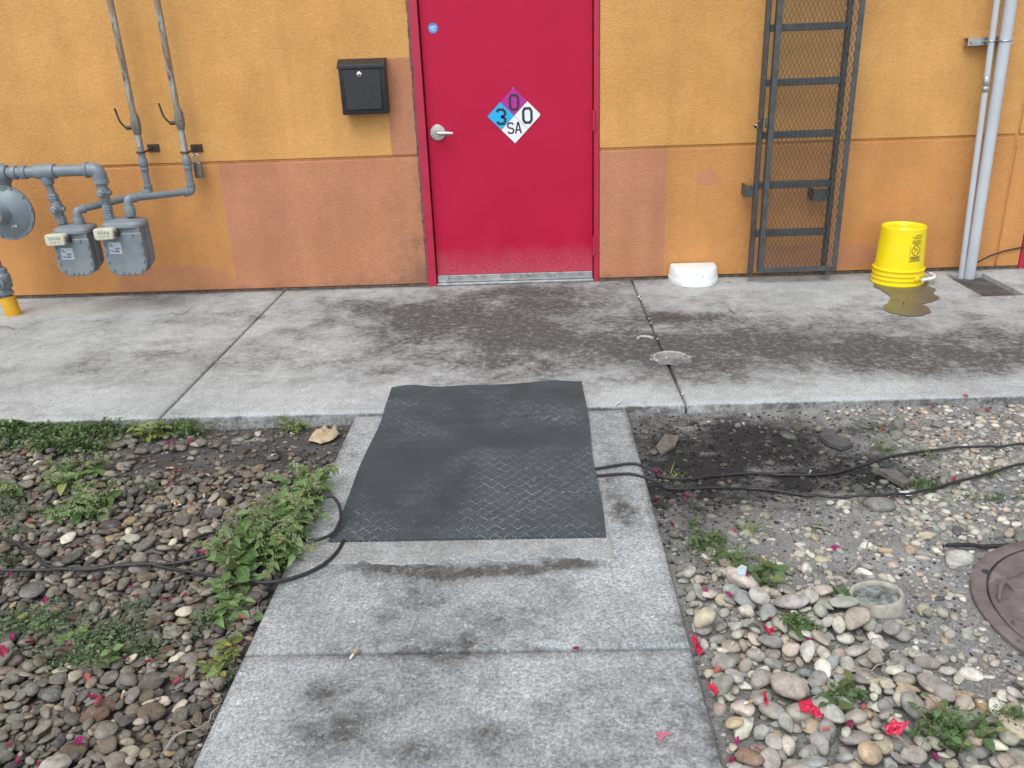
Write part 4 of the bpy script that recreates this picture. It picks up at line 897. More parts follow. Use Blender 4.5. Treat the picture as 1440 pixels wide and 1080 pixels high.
po = pd.build('puddle', 'puddle', None, False); struct(po)
# ------------------------------------------------------------------ white plastic tub against the wall
wt = thing('plastic_tub', 'white half-round plastic tub lying upside down against the wall', 'tub', (1.185, -.12, 0))
def dshape(w_, d_, z, n=22): return [(1.187+w_*math.cos(a), -.02-d_*math.sin(a)**.75 if 0 < a < math.pi else -.02, z) for a in (math.pi*i/n for i in range(n+1))]
MB().rings([dshape(.160, .235, .001), dshape(.161, .238, .004), dshape(.160, .236, .036), dshape(.159, .235, .038)]).build('rim', 'white_plastic', wt, ang=40)
MB().rings([dshape(.157, .230, .037), dshape(.157, .230, .042), dshape(.150, .218, .095), dshape(.144, .208, .105), dshape(.136, .195, .108)]).build('shell', 'white_plastic', wt, ang=50)
mk = MB()
for x, z, L in ((1.205, .070, .016), (1.20, .092, .010)): mk.box(x, x+L, -.2485+(z-.042)*.23, -.235, z, z+.0025)
mk.build('moulded_mark', 'bolt_metal', wt, False)
# ================================================================== THINGS ON THE GROUND
def surf(x, y, r=.012):
    if y > SW: return .003
    if WX0 <= x <= WX1: return -.008
    f_ = fL if x < 0 else fR
    return f_.at(x, y, r)
# ------------------------------------------------------------------ rubber mat
m0, m1, m2, m3 = (V3((*p, 0)) for p in ((-0.557, -1.895), (0.342, -1.869), (0.34, -3.193), (-0.578, -3.187)))
NX, NY = 70, 90; V = []; top = []
for j in range(NY+1):
    for i in range(NX+1):
        u, v = i/NX, j/NY; p = (m3.lerp(m2, u)).lerp(m0.lerp(m1, u), v)
        p = p + V3((0, 1, 0))*((.010*math.sin(u*9+.6)+.006*math.sin(u*23))*v**6) + V3((1, 0, 0))*(.004*math.sin(v*11)*(abs(u-.5)*2)**4)
        z = (-.004 if p.y < SW else .008)
        k = sg((p.y-SW+.03)/.025); z = -.004+.013*k
        z += .010*math.exp(-((p.y-(SW-.10-.05*math.sin(u*4)))/.035)**2)*sg((u-.35)/.08) + .014*max(0, v-.94)/.06*(.35+.65*math.sin(u*9+.6)**2)*(1+1.2*(u > .9)*(u-.9)/.1) + (fbm(np.array([p.x*6.]), np.array([p.y*6.]), 1, 3)[0]-.5)*.006+.003
        V.append((p.x, p.y, z))
mat_o = thing('rubber_mat', 'black rubber mat with patterned tread lying across the walkway', 'mat', (-.1, -2.5, 0))
me_ = MB(); N1 = (NX+1)*(NY+1); F = [(j*(NX+1)+i, j*(NX+1)+i+1, (j+1)*(NX+1)+i+1, (j+1)*(NX+1)+i) for j in range(NY) for i in range(NX)]
me_.add(V+[(x, y, z-.006) for x, y, z in V], F + [tuple(N1+q_ for q_ in reversed(f_)) for f_ in F])
lp = [i for i in range(NX+1)] + [j*(NX+1)+NX for j in range(1, NY+1)] + [NY*(NX+1)+i for i in range(NX-1, -1, -1)] + [j*(NX+1) for j in range(NY-1, 0, -1)]
me_.f += [(lp[i], N1+lp[i], N1+lp[(i+1) % len(lp)], lp[(i+1) % len(lp)]) for i in range(len(lp))]
o = me_.build('mat_sheet', 'rubber_mat', mat_o, True, 40)
W_ = np.array(me_.v); DU = [(*(0.052, -2.931), .25, .22, .22), (*(0.232, -2.187), .2, .12, .16), (*(-0.473, -2.062), .09, .06, .30), (*(-0.161, -3.137), .3, .05, .12), (*(-0.455, -3.103), .1, .06, .10), (*(-0.425, -2.629), .2, .2, -.12), (*(-0.04, -2.458), .3, .04, -.15), (*(0.323, -3.042), .05, .1, -.05)]
fattr(o.data, 'bias', blobs(W_[:, 0], W_[:, 1], DU)-.03)

# ------------------------------------------------------------------ cables
def smooth(path, n=10):
    P = [V3((*p, 0)) if len(p) == 2 else V3(p) for p in path]; P = [P[0]*2-P[1]] + P + [P[-1]*2-P[-2]]; out = []
    for i in range(1, len(P)-2):
        a, b, c_, d = P[i-1:i+3]
        for k in range(n):
            t = k/n; out.append(.5*((2*b)+(c_-a)*t+(2*a-5*b+4*c_-d)*t*t+(3*b-a-3*c_+d)*t**3))
    return out + [P[-2]]
def cable(path, label, r=.0075, lift=None, cat='cable', group=None):
    P = smooth(path); zs = np.array([max(surf(p.x+q_, p.y, .02) for q_ in (-.03, 0, .03)) if abs(p.x-WX1) < .05 or abs(p.x-WX0) < .05 else surf(p.x, p.y, .02) for p in P]); k = 7
    zs = np.array([max(zs[i]-.006, zs[max(0, i-k):i+k+1].mean()*.5+zs[max(0, i-2):i+3].max()*.5) for i in range(len(zs))])
    pts = [(p.x+random.gauss(0, .0006), p.y, z+r*.8+(p.z if lift else 0)) for p, z in zip(P, zs)]
    o_ = MB().tube(pts, r, 10).build('cable', 'cable_black', None); return tag(o_, label, cat, group)
cable([(0.332, -2.71), (0.354, -2.711), (0.487, -2.678), (0.562, -2.728), (0.679, -2.75), (0.808, -2.705), (0.945, -2.695), (1.153, -2.717), (1.322, -2.691), (1.515, -2.611), (1.72, -2.579), (2.019, -2.583), (2.369, -2.545)], 'black cable leaving mat and crossing the soot nearer the sidewalk', .0052)
cable([(0.334, -2.761), (0.354, -2.768), (0.478, -2.763), (0.6, -2.829), (0.759, -2.815), (0.917, -2.812), (1.077, -2.884), (1.208, -2.946), (1.352, -2.957), (1.528, -2.894), (1.72, -2.807), (1.944, -2.723), (2.302, -2.653)], 'black cable leaving mat and sagging away from the sidewalk', .0052)
cable([(1.404, -3.279), (1.475, -3.269), (1.571, -3.257), (1.673, -3.252), (1.826, -3.275)], 'half buried black cable behind the manhole cover', .007)
cable([(-1.763, -3.313), (-1.552, -3.313), (-1.386, -3.318), (-1.252, -3.307), (-1.097, -3.289), (-0.97, -3.253), (-0.866, -3.172), (-0.769, -3.041)], 'long straight black cable lying across the dark pebbles', .0058)
cable([(-1.832, -3.127), (-1.709, -3.131), (-1.594, -3.196), (-1.47, -3.292), (-1.337, -3.324), (-1.166, -3.29), (-1.037, -3.322), (-0.907, -3.365), (-0.811, -3.384), (-0.722, -3.416), (-0.645, -3.392), (-0.573, -3.332), (-0.536, -3.248), (-0.529, -3.18)], 'black cable curling past the leafy weed onto the walkway', .0058)
cable([(-1.05, -3.314), (-1.077, -3.207), (-1.038, -3.131), (-0.979, -3.088), (-0.884, -3.073), (-0.782, -2.992), (-0.687, -2.907)], 'short black cable looping between pebbles into the leafy weed', .005)
lp_ = smooth([(-0.672, -3.016, 0.05), (-0.633, -3.006, 0.06), (-0.596, -3.002, 0.06), (-0.565, -3.043, 0.04), (-0.554, -3.109, 0.02), (-0.573, -3.171, 0.012), (-0.627, -3.198, 0.008), (-0.698, -3.137, -0.02)])
tag(MB().tube(lp_, .0058, 10).build('cable', 'cable_black'), 'black cable loop standing up at the corner of the mat', 'cable')

# ------------------------------------------------------------------ manhole cover and cleanouts
mc = V3((1.754, -3.617, BED+.012))
mh = thing('manhole_cover', 'round brown cast iron manhole cover set in pale gravel', 'manhole cover', mc)
ringf = lambda r0, r1, z0, z1, n=64: [[tuple(mc+V3((r*math.cos(2*math.pi*i/n), r*math.sin(2*math.pi*i/n), z))) for i in range(n)] for r, z in ((r0, z0), (r0, z1-.002), (r0-.003, z1), (r1+.003, z1), (r1, z1-.002), (r1, z0))]
MB().rings(ringf(.392, .352, -.08, .014), False).build('frame_ring', 'manhole_iron', mh, ang=40)
n = 64; MB().rings([[tuple(mc+V3((r*math.cos(2*math.pi*i/n), r*math.sin(2*math.pi*i/n), z))) for i in range(n)] for r, z in ((.346, -.06), (.346, .010), (.343, .013), (.05, .013))]).build('lid', 'manhole_iron', mh, ang=40)
em = MB(); fm = lambda u, v, h: (mc.x+u, mc.y+v, mc.z+.0132+h)
def ridge(L, wd, name='raised_pattern'):
    b_ = MB(); L = [V3(p) for p in L]; rr = []
    for i, p in enumerate(L):
        d = (L[min(i+1, len(L)-1)]-L[max(0, i-1)]).normalized(); nr = V3((-d.y, d.x)); e = min(1, min(i, len(L)-1-i)/2+.25)
        rr.append([fm(*(p-nr*wd*e), -.002), fm(*(p-nr*wd*.7*e), .011), fm(*(p+nr*wd*.7*e), .011), fm(*(p+nr*wd*e), -.002)])
    b_.rings(rr); b_.build(name, 'manhole_iron', mh, ang=50)
pol = lambda cx, cy, r, a0, a1, n=16: [(cx+r*math.cos(R(a0+(a1-a0)*i/n)), cy+r*math.sin(R(a0+(a1-a0)*i/n))) for i in range(n+1)]
rel = lambda *P: [(p.x-mc.x, p.y-mc.y) for p in smooth(P, 6)]
ridge(rel((1.512, -3.443), (1.542, -3.426), (1.578, -3.409), (1.632, -3.407), (1.671, -3.43)), .007)
ridge(rel((1.429, -3.554), (1.458, -3.501), (1.487, -3.467), (1.498, -3.475), (1.5, -3.503), (1.528, -3.51), (1.582, -3.498)), .007)
ridge(rel((1.42, -3.641), (1.431, -3.656), (1.453, -3.666), (1.493, -3.658)), .007)
ridge(rel((1.392, -3.724), (1.407, -3.73), (1.438, -3.725)), .006)
hx, hy = (1.468, -3.401)
MB().loft([(hx, hy, mc.z+.0125), (hx, hy, mc.z+.0142)], [.013, .013], 14).build('lifting_hole', 'ink', mh, False)
cb = V3((*(1.097, -3.524), -.040))
co_ = thing('pipe_cleanout', 'cream plastic pipe collar with greenish brass plug among pale pebbles', 'cleanout', cb)
tilt = Matrix.Rotation(R(-7), 3, 'Y') @ Matrix.Rotation(R(-6), 3, 'X')
def lat(prof, n=36): return [[tuple(cb+tilt@V3((r*math.cos(2*math.pi*i/n), r*math.sin(2*math.pi*i/n), z))) for i in range(n)] for r, z in prof]
MB().rings(lat([(.074, -.06), (.075, .028), (.072, .034), (.066, .034), (.063, .030), (.062, .010)]), False).build('collar', 'pvc_cream', co_, ang=40)
MB().rings(lat([(.062, .0), (.062, .022), (.058, .026), (.030, .026), (.028, .022)])).build('plug', 'verdigris', co_, ang=40)
MB().rings(lat([(.017, .022), (.016, .042), (.013, .045)], 4)).build('plug_nut', 'verdigris', co_, False)
ca = V3((*(0.807, -1.545), 0)); cl = thing('floor_cleanout', 'mortar-filled round cleanout with broken ring in the sidewalk joint', 'cleanout', ca)
prs = lambda prof, a0, a1, n=30: [[tuple(ca+V3((r*math.cos(R(a0+(a1-a0)*i/n)), r*math.sin(R(a0+(a1-a0)*i/n)), z))) for r, z in prof] for i in range(n+1)]
MB().rings(prs([(.090, .002), (.088, .010), (.080, .010), (.078, .002)], 20, 215)).build('broken_ring', 'pvc_cream', cl, ang=50)
mb = MB(); rr = []
for r, z in ((.104, .0012), (.092, .0035), (.05, .004), (.01, .0035)): rr.append([tuple(ca+V3((r*(1+.10*math.sin(i*1.7)+.06*math.sin(i*.9+2))*math.cos(2*math.pi*i/30), r*(1+.10*math.sin(i*1.7))*math.sin(2*math.pi*i/30), z+random.random()*.002))) for i in range(30)])
o = mb.rings(rr).build('mortar_fill', 'mortar', cl); fattr(o.data, 'bias', np.full(len(o.data.vertices), .12))
sp = smooth([(0.675, -1.233, 0.004), (0.701, -1.209, 0.007), (0.746, -1.222, 0.006), (0.758, -1.241, 0.004)]); tag(MB().tube(sp, [.006]+[.008]*(len(sp)-2)+[.004], 8).build('plastic_scrap', 'pvc_cream'), 'curved cream plastic scrap beside the sidewalk joint', 'scrap')

# ------------------------------------------------------------------ leaves and weeds
def leaf_mesh(name, mat, w_=.30, fold=.10, droop=.22, seed=0):
    T = [0, .12, .30, .52, .75, 1]; Wd = [.015, .55, .95, 1.0, .62, .0]; r = random.Random(seed); vs = []; fs = []
    for t, q_ in zip(T, Wd):
        z = -droop*t*t; ww = w_*q_
        vs += [(-ww, t, z+fold*q_+r.uniform(-.02, .02)), (0, t, z), (ww, t, z+fold*q_+r.uniform(-.02, .02))]
    for k in range(len(T)-1):
        a = 3*k; fs += [(a, a+1, a+4, a+3), (a+1, a+2, a+5, a+4)]
    me = bpy.data.meshes.new(name); me.from_pydata(vs, [], fs); me.materials.append(M[mat]); me.polygons.foreach_set('use_smooth', [True]*len(fs)); return me
LEAF = [leaf_mesh('leaf', 'leaf', w, f_, d, i) for i, (w, f_, d) in enumerate(((.30, .10, .2), (.26, .14, .35), (.33, .06, .12), (.24, .12, .5)))]
LEAFD = [leaf_mesh('leaf', 'leaf_dark', w, f_, d, i) for i, (w, f_, d) in enumerate(((.30, .10, .2), (.36, .08, .3)))]
LEAFY = [leaf_mesh('leaf', 'leaf_yellow', w, f_, d, i) for i, (w, f_, d) in enumerate(((.26, .10, .3), (.3, .1, .2)))]
def leaf_matrix(p, d, size, roll=0., upn=V3((0, 0, 1))):
    y = V3(d).normalized(); x = y.cross(upn)
    x = x.normalized() if x.length > 1e-3 else V3((1, 0, 0)); z = x.cross(y); m = Matrix((x, y, z)).transposed().to_4x4()
    return Matrix.Translation(p) @ m @ Matrix.Rotation(roll, 4, 'Y') @ Matrix.Diagonal((size, size, size, 1))
def put_leaf(root, me, p, d, size, roll=0.):
    o_ = bpy.data.objects.new('leaf', me); col.objects.link(o_); o_.parent = root
    o_.matrix_local = Matrix.Translation(-V3(ORG[root.name])) @ leaf_matrix(p, d, size, roll); return o_
class Tri:                                                    # many small leaves in one mesh
    def __init__(s): s.V = []; s.F = []; s.k = 0
    def leaf(s, p, d, size, w_=.3, roll=0.):
        A = np.array(leaf_matrix(p, d, size, roll)); v = np.array([(0, 0, 0), (-w_, .45, .08), (0, .45, -.02), (w_, .45, .08), (0, 1, -.12)])
        s.V.append(v@A[:3, :3].T+A[:3, 3]); s.F += [(s.k, s.k+2, s.k+1), (s.k, s.k+3, s.k+2), (s.k+1, s.k+2, s.k+4), (s.k+2, s.k+3, s.k+4)]; s.k += 5
    def blade(s, p, d, L, w_, curl):
        d = V3(d).normalized(); sd_ = d.cross(V3((0, 0, 1)));  sd_ = sd_.normalized() if sd_.length > .05 else V3((1, 0, 0)); hz = V3((d.x, d.y, 0)); P = V3(p); base = s.k
        for i in range(5):
            t = i/4; q_ = P+d*(L*t)+hz*(curl*L*t*t)-V3((0, 0, 1))*(curl*L*.5*t*t*t); ww = w_*(1-t*.97)
            s.V.append(np.array([q_-sd_*ww, q_+sd_*ww])); s.k += 2
        for i in range(4): a = base+2*i; s.F += [(a, a+1, a+3), (a, a+3, a+2)]
    def emit(s, name, mat, root=None):
        if not s.V: return None
        V_ = np.concatenate(s.V); o_ = V3(ORG[root.name]) if root else V3(); V_ = V_-np.array(o_)
        return joined(name, V_, np.array(s.F), mat, root)
def stem_path(p, h, lean, az, n=6):
    return [V3(p)+V3((math.cos(az)*lean*t*t, math.sin(az)*lean*t*t, h*t*(1-.22*t))) for t in (i/n for i in range(n+1))]
def leafy(label, roots, leaf_set, mat_small, size, hrange, lean, per, cat='weed', spikes=True, name='leafy_weed', group=None, individual=True, small=True):
    c_ = sum((V3(r) for r in roots), V3())/len(roots)
    root = thing(name, label, cat, c_, group); sm = Tri(); fl = Tri(); cnt = 0
    for r in roots:
        h = random.uniform(*hrange); az = random.random()*2*math.pi; P = stem_path(V3(r)-V3((0, 0, .02)), h+.02, lean*(.4+random.random()), az)
        MB().tube(P, [.0042*(1-.11*i) for i in range(len(P))], 6).build('stem', 'stem', root)
        for k in range(per):
            t = .12+.86*k/per+random.random()*.05; i = min(int(t*6), 5); q_ = P[i].lerp(P[i+1], min(1, t*6-i)); a = k*2.4+random.random()*.9
            d = V3((math.cos(a), math.sin(a), random.uniform(-.25, .55))); s_ = size*(1.15-.6*t)*random.uniform(.7, 1.2)
            q2 = q_+d*s_*.18
            if individual: put_leaf(root, random.choice(leaf_set), q2, d, s_, random.uniform(-.6, .6))
            else: sm.leaf(q2, d, s_, .3, random.uniform(-.6, .6))
            if small:
                for _ in range(3):
                    d3 = V3((random.gauss(0, 1), random.gauss(0, 1), random.gauss(.3, .5))); sm.leaf(q_+d*s_*.05, d3, s_*random.uniform(.25, .5), .2, random.uniform(-1, 1))
        if spikes:
            for _ in range(random.randint(4, 7)):
                a = random.random()*2*math.pi; tp = P[-1].lerp(P[-2], random.random()); L = random.uniform(.03, .075)
                for i in range(16):
                    t = i/16; q_ = tp+V3((math.cos(a)*L*t, math.sin(a)*L*t, L*(.7*t-1.1*t*t)))
                    fl.leaf(q_, V3((random.gauss(0, 1), random.gauss(0, 1), random.gauss(-.2, .7))), random.uniform(.006, .013), .2)
    sm.emit('small_leaves', mat_small, root)
    fl.emit('flower_spikes', 'flower_spike', root); return root
def ground_at(x, y): return (x, y, surf(x, y, .004))
bigroots = []
for px, py, n_ in (((-0.707, -2.969), 0, 4), ((-0.714, -3.064), 0, 4), ((-0.732, -3.183), 0, 4), ((-0.762, -3.286), 0, 3), ((-0.797, -3.362), 0, 3), ((-0.7, -2.858), 0, 3), ((-0.787, -3.024), 0, 3), ((-0.846, -3.242), 0, 3), ((-0.722, -3.127), 0, 5), ((-0.753, -3.237), 0, 4), ((-0.704, -2.919), 0, 3), ((-0.817, -3.18), 0, 3)):
    for _ in range(n_): bigroots.append(ground_at(min(WX0-.02, px[0]+random.gauss(0, .025)), px[1]+random.gauss(0, .03)))
leafy('large bright green leafy weed leaning over walkway beside the mat', bigroots, LEAF, 'leaf', .062, (.08, .22), .11, 11)
lows = [ground_at(min(WX0-.015, p[0]+random.gauss(0, .02)), p[1]+random.gauss(0, .02)) for p in ((-0.774, -3.473), (-0.79, -3.524), (-0.804, -3.557), (-0.75, -3.515), (-0.873, -3.47))]
leafy('low leafy sprig with round leaves against the walkway edge', lows, LEAF, 'leaf', .062, (.03, .07), .06, 6, spikes=False, name='leafy_weed')
for lab, pts, sz, hr, ln, per, ls, ms, sp_ in (
    ('broad-leaved weed clump sprawling on pebbles beside one magenta petal', ((-1.741, -2.723), (-1.684, -2.737), (-1.655, -2.681), (-1.72, -2.637), (-1.667, -2.61)), .062, (.03, .09), .06, 7, LEAF, 'leaf_dark', True),
    ('drooping weed clump on pebbles between two other weed clumps', ((-1.585, -2.932), (-1.521, -2.954), (-1.492, -2.906), (-1.489, -2.854), (-1.62, -2.965)), .055, (.03, .08), .07, 7, LEAF, 'leaf_dark', True),
    ('weed clump with long narrow leaves near the cable bend', ((-1.968, -2.768), (-1.949, -2.725), (-1.902, -2.771)), .055, (.05, .10), .06, 7, LEAFD, 'leaf_dark', True),
    ('yellow-green upright weed growing against the sidewalk edge at the joint', ((-1.586, -2.2), (-1.606, -2.228), (-1.541, -2.232), (-1.571, -2.259)), .052, (.06, .12), .05, 7, LEAFY, 'leaf_yellow', True),
    ('small yellowish weed under the sidewalk edge near the dry leaf', ((-0.986, -2.176), (-0.934, -2.194), (-0.903, -2.166)), .036, (.04, .075), .05, 6, LEAFY, 'leaf_dark', True),
    ('low sprawling weed with mixed leaves on the darkest pebbles', ((-1.19, -3.626), (-1.12, -3.644), (-1.209, -3.672), (-1.068, -3.691), (-1.335, -3.591), (-1.408, -3.572), (-1.098, -3.734)), .042, (.02, .05), .06, 6, LEAF, 'leaf_dark', False),
    ('single round-leaved sprout standing above the sidewalk edge', ((-2.322, -2.048),), .06, (.09, .10), .01, 4, LEAF, 'leaf', False),
    ('trailing yellow-green sprig creeping along the walkway edge', ((-0.739, -3.729), (-0.745, -3.771), (-0.758, -3.798), (-0.738, -3.684)), .034, (.02, .035), .05, 6, LEAFY, 'leaf_yellow', False),
    ('dark leafy weed in soot beside the walkway slab', ((0.658, -3.15), (0.68, -3.216), (0.69, -3.278), (0.642, -3.105)), .034, (.02, .05), .05, 7, LEAFD, 'leaf_dark', False),
    ('green weed with pointed leaves between soot and pale pebbles', ((0.744, -3.432), (0.782, -3.408), (0.81, -3.423), (0.734, -3.384), (0.782, -3.451)), .045, (.02, .06), .05, 7, LEAFD, 'leaf_dark', False),
    ('small weed growing through pale pebbles near the two white stones', ((0.815, -3.663), (0.79, -3.647), (0.837, -3.688)), .036, (.02, .05), .05, 6, LEAFD, 'leaf_dark', False),
    ('tiny weed pressed against the cream cleanout collar', ((1.04, -3.481), (1.012, -3.514), (1.023, -3.542)), .03, (.02, .05), .03, 5, LEAFD, 'leaf_dark', False),
    ('weed sprout among pale pebbles beside the walkway foot', ((0.871, -3.924), (0.871, -3.948)), .045, (.02, .05), .04, 5, LEAFD, 'leaf_dark', False),
    ('clover-like weed patch overlapping grey stones by red scraps', ((0.99, -4.054), (1.018, -4.065), (1.045, -4.076), (1.068, -4.098), (1.044, -4.044), (1.109, -4.077)), .035, (.015, .04), .05, 7, LEAFD, 'grey_leaf', False)):
    rts = [ground_at(p[0]+random.gauss(0, .01), p[1]+random.gauss(0, .01)) for p in pts for _ in range(2 if len(pts) > 1 else 1)]
    rts = [(x, min(y, SW-.02), z) for x, y, z in rts]
    leafy(lab, rts, ls, ms, sz, hr, ln, per, spikes=sp_, name='weed')
# creeping ground cover nobody could count
def cover(spots, mat, n, smin, smax, h, bladed=.15):
    T = Tri()
    for (x, y), rx, ry, k in spots:
        for _ in range(int(n*k)):
            a = random.random()*2*math.pi; r = abs(random.gauss(0, .55)); xx = x+rx*r*math.cos(a); yy = min(SW-.004, y+ry*r*math.sin(a))
            if WX0-.005 < xx < WX1+.005: continue
            z = surf(xx, yy, .006)+random.random()**1.5*h
            if random.random() < bladed: T.blade((xx, yy, z-.01), (random.gauss(0, 1), random.gauss(0, 1), random.uniform(.2, 1.2)), random.uniform(.02, .05), .0011, .5)
            else: T.leaf((xx, yy, z), (random.gauss(0, 1), random.gauss(0, 1), random.gauss(.25, .5)), random.uniform(smin, smax), .32, random.uniform(-.8, .8))
    return T
def cov(name, label, *a, **k):
    T = cover(*a, **k); V_ = np.concatenate(T.V); o_ = joined(name, V_, np.array(T.F), a[1], None); o_['label'] = label; o_['category'] = 'ground cover'; return o_
cov('ground_cover', 'dense low green ground cover under the sidewalk edge', [((-2.203, -2.164), .30, .10, 1.6), ((-1.952, -2.208), .24, .10, 1.4), ((-2.341, -2.259), .25, .15, 1.2), ((-1.875, -2.168), .15, .06, .5), ((-1.814, -2.358), .14, .05, .4), ((-1.962, -2.371), .12, .05, .3), ((-1.406, -2.211), .12, .04, .15), ((-1.675, -2.18), .15, .04, .15), ((-1.496, -2.145), .1, .03, .1)], 'leaf_dark', 1800, .008, .022, .045)
cov('ground_cover', 'grey-green creeping ground cover spread over dark pebbles', [((-1.343, -3.571), .15, .09, 1.5), ((-1.119, -3.641), .15, .09, 1.8), ((-1.157, -3.73), .12, .06, 1.0), ((-0.989, -3.705), .08, .05, .4), ((-1.429, -3.568), .08, .08, .4), ((-1.101, -3.494), .05, .03, .12), ((-0.821, -3.553), .06, .04, .4), ((-0.852, -3.585), .05, .04, .2), ((-1.84, -2.897), .12, .08, .5), ((-1.703, -2.903), .1, .04, .3), ((-1.727, -3.049), .08, .04, .2), ((-1.816, -2.529), .15, .03, .2), ((-1.366, -2.759), .06, .03, .12), ((-0.699, -3.798), .03, .06, .2), ((-1.648, -3.228), .06, .03, .2)], 'grey_leaf', 900, .005, .014, .02)
cov('ground_cover', 'thin grassy ground cover among soot and pale pebbles', [((0.658, -3.209), .07, .08, .5), ((0.77, -3.411), .07, .05, .4), ((0.727, -3.314), .08, .06, .3), ((0.825, -3.664), .05, .04, .2), ((1.05, -4.065), .09, .04, .4), ((1.019, -3.525), .02, .04, .1), ((1.055, -3.116), .05, .03, .08), ((1.525, -2.841), .1, .03, .25), ((1.56, -2.35), .15, .05, .15), ((1.723, -2.954), .2, .05, .2), ((0.85, -3.936), .04, .03, .1), ((1.211, -4.036), .05, .05, .2)], 'leaf_dark', 700, .006, .016, .02, .3)
for lab, p, n_, L, m_ in (('pale yellow grass tuft beside the walkway slab in soot', (0.64, -2.713), 26, .06, 'leaf_yellow'), ('thin yellow grass tuft standing in pale ash', (0.82, -3.112), 22, .08, 'leaf_yellow'), ('green grass tuft at the far end of the soot patch', (1.502, -2.54), 60, .07, 'leaf_dark'), ('flattened grass tuft under the cable by a magenta petal', (1.639, -2.61), 60, .06, 'leaf_dark'), ('grass tuft where the cables meet the gravel', (1.512, -2.875), 40, .06, 'leaf_dark'), ('bright grass tuft against the sidewalk edge next to upright weed', (-1.438, -2.194), 46, .10, 'leaf'), ('grass tuft in the creeping cover under the sidewalk edge', (-1.94, -2.282), 60, .09, 'leaf'), ('small grass tuft among far light pebbles beyond the cable', (1.812, -2.754), 40, .05, 'leaf_yellow')):
    y_ = min(p[1], SW-.02); c_ = ground_at(p[0], y_); r = thing('grass_tuft', lab, 'grass', c_); T = Tri()
    for _ in range(n_): a = random.random()*2*math.pi; T.blade((c_[0]+random.gauss(0, .018), min(SW-.008, c_[1]+random.gauss(0, .018)), c_[2]-.008), (math.cos(a)*.6, math.sin(a)*.6, random.uniform(.3, 1.4)), L*random.uniform(.5, 1.2), .0022, random.uniform(.2, .7))
    T.emit('blades', m_, r)

# ------------------------------------------------------------------ petals, butts, scraps
def petal_mesh(mat, seed):
    r = random.Random(seed); vs = []; fs = []; n_ = 5
    for i in range(n_+1):
        t = i/n_; w_ = .30*math.sin(math.pi*min(1, .08+t*.9))**.8
        for j in range(5): u = (j-2)/2; vs.append((u*w_+r.uniform(-.03, .03), t-.5, (.55*u*u*w_+.35*(t-.5)**2)+r.uniform(-.05, .05)))
    for i in range(n_):
        for j in range(4): a = i*5+j; fs.append((a, a+1, a+6, a+5))
    me = bpy.data.meshes.new('petal'); me.from_pydata(vs, [], fs); me.materials.append(M[mat]); me.polygons.foreach_set('use_smooth', [True]*len(fs)); return me
PET = [petal_mesh('petal', i) for i in range(4)]; PETF = [petal_mesh('petal_faded', i+9) for i in range(3)]
def petal(x, y, size, faded, label, group):
    o_ = bpy.data.objects.new('petal', random.choice(PETF if faded else PET)); col.objects.link(o_)
    o_.location = (x, y, surf(x, y, .006)+size*.10); o_.rotation_euler = (random.gauss(0, .45), random.gauss(0, .45), random.random()*6.3); s_ = size*random.uniform(.8, 1.2); o_.scale = (s_, s_, s_)
    return tag(o_, label, 'petal', group)
NEAR = [('beside the long straight cable', (-1.259, -3.342)), ('near the large leafy weed', (-0.862, -3.297)), ('under the sidewalk edge by the grass', (-1.427, -2.317)), ('in the creeping cover under the sidewalk edge', (-1.962, -2.425)), ('near the sprawling weed clumps', (-1.565, -2.804)), ('in the grey-green creeping weeds', (-1.193, -3.7)), ('by the walkway edge', (-0.737, -3.711)), ('beyond the creeping weeds from the cable', (-1.079, -4.059)), ('on bare soil near the dry leaf', (-1.009, -2.476)),
        ('in the soot beside the walkway', (0.605, -2.797)), ('at the foot of the sidewalk edge', (1.747, -2.253)), ('where the cables reach the gravel', (1.636, -2.707)), ('on the pale ash', (1.073, -3.204)), ('by the glass piece and weeds', (0.694, -3.462)), ('beside the cleanout collar', (1.057, -3.56)), ('among coarse stones by the walkway', (0.576, -4.067)), ('by the clover-like weed', (0.965, -4.075)), ('near the manhole cover', (1.55, -3.382)), ('on sooty soil under the sidewalk edge', (0.979, -2.315))]
def near(x, y): return min(NEAR, key=lambda n_: (n_[1][0]-x)**2+(n_[1][1]-y)**2 + (9 if (n_[1][0] < 0) != (x < 0) else 0))[0]
LP = 'fallen magenta flower petal lying on the dark pebble bed'; RP = 'fallen magenta flower petal lying on the pale pebble bed'
LF = 'withered reddish flower petal lying on the dark pebble bed'; RF = 'withered reddish flower petal lying on the pale pebble bed'
left_p = ((-1.538, -2.734), (-1.859, -2.249), (-1.816, -2.669), (-1.468, -2.308), (-1.378, -2.299), (-1.581, -3.319), (-1.295, -3.352), (-1.167, -3.379), (-1.046, -3.453), (-1.109, -3.451), (-1.397, -3.438), (-1.257, -3.563), (-1.266, -3.533), (-1.129, -3.557), (-0.938, -3.77), (-1.021, -3.742), (-1.381, -3.646), (-1.2, -3.705), (-1.207, -3.734), (-1.167, -3.73), (-1.03, -3.73), (-0.834, -3.843), (-0.745, -3.645), (-0.731, -3.706), (-0.998, -4.032), (-1.162, -4.042), (-1.123, -4.08), (-1.062, -4.092), (-1.013, -3.908), (-1.303, -3.755), (-0.968, -3.19), (-0.992, -3.21), (-1.605, -3.086), (-1.58, -3.123), (-1.295, -2.728), (-1.196, -3.056), (-1.037, -3.895), (-1.337, -3.65), (-1.204, -3.684), (-1.36, -3.725))
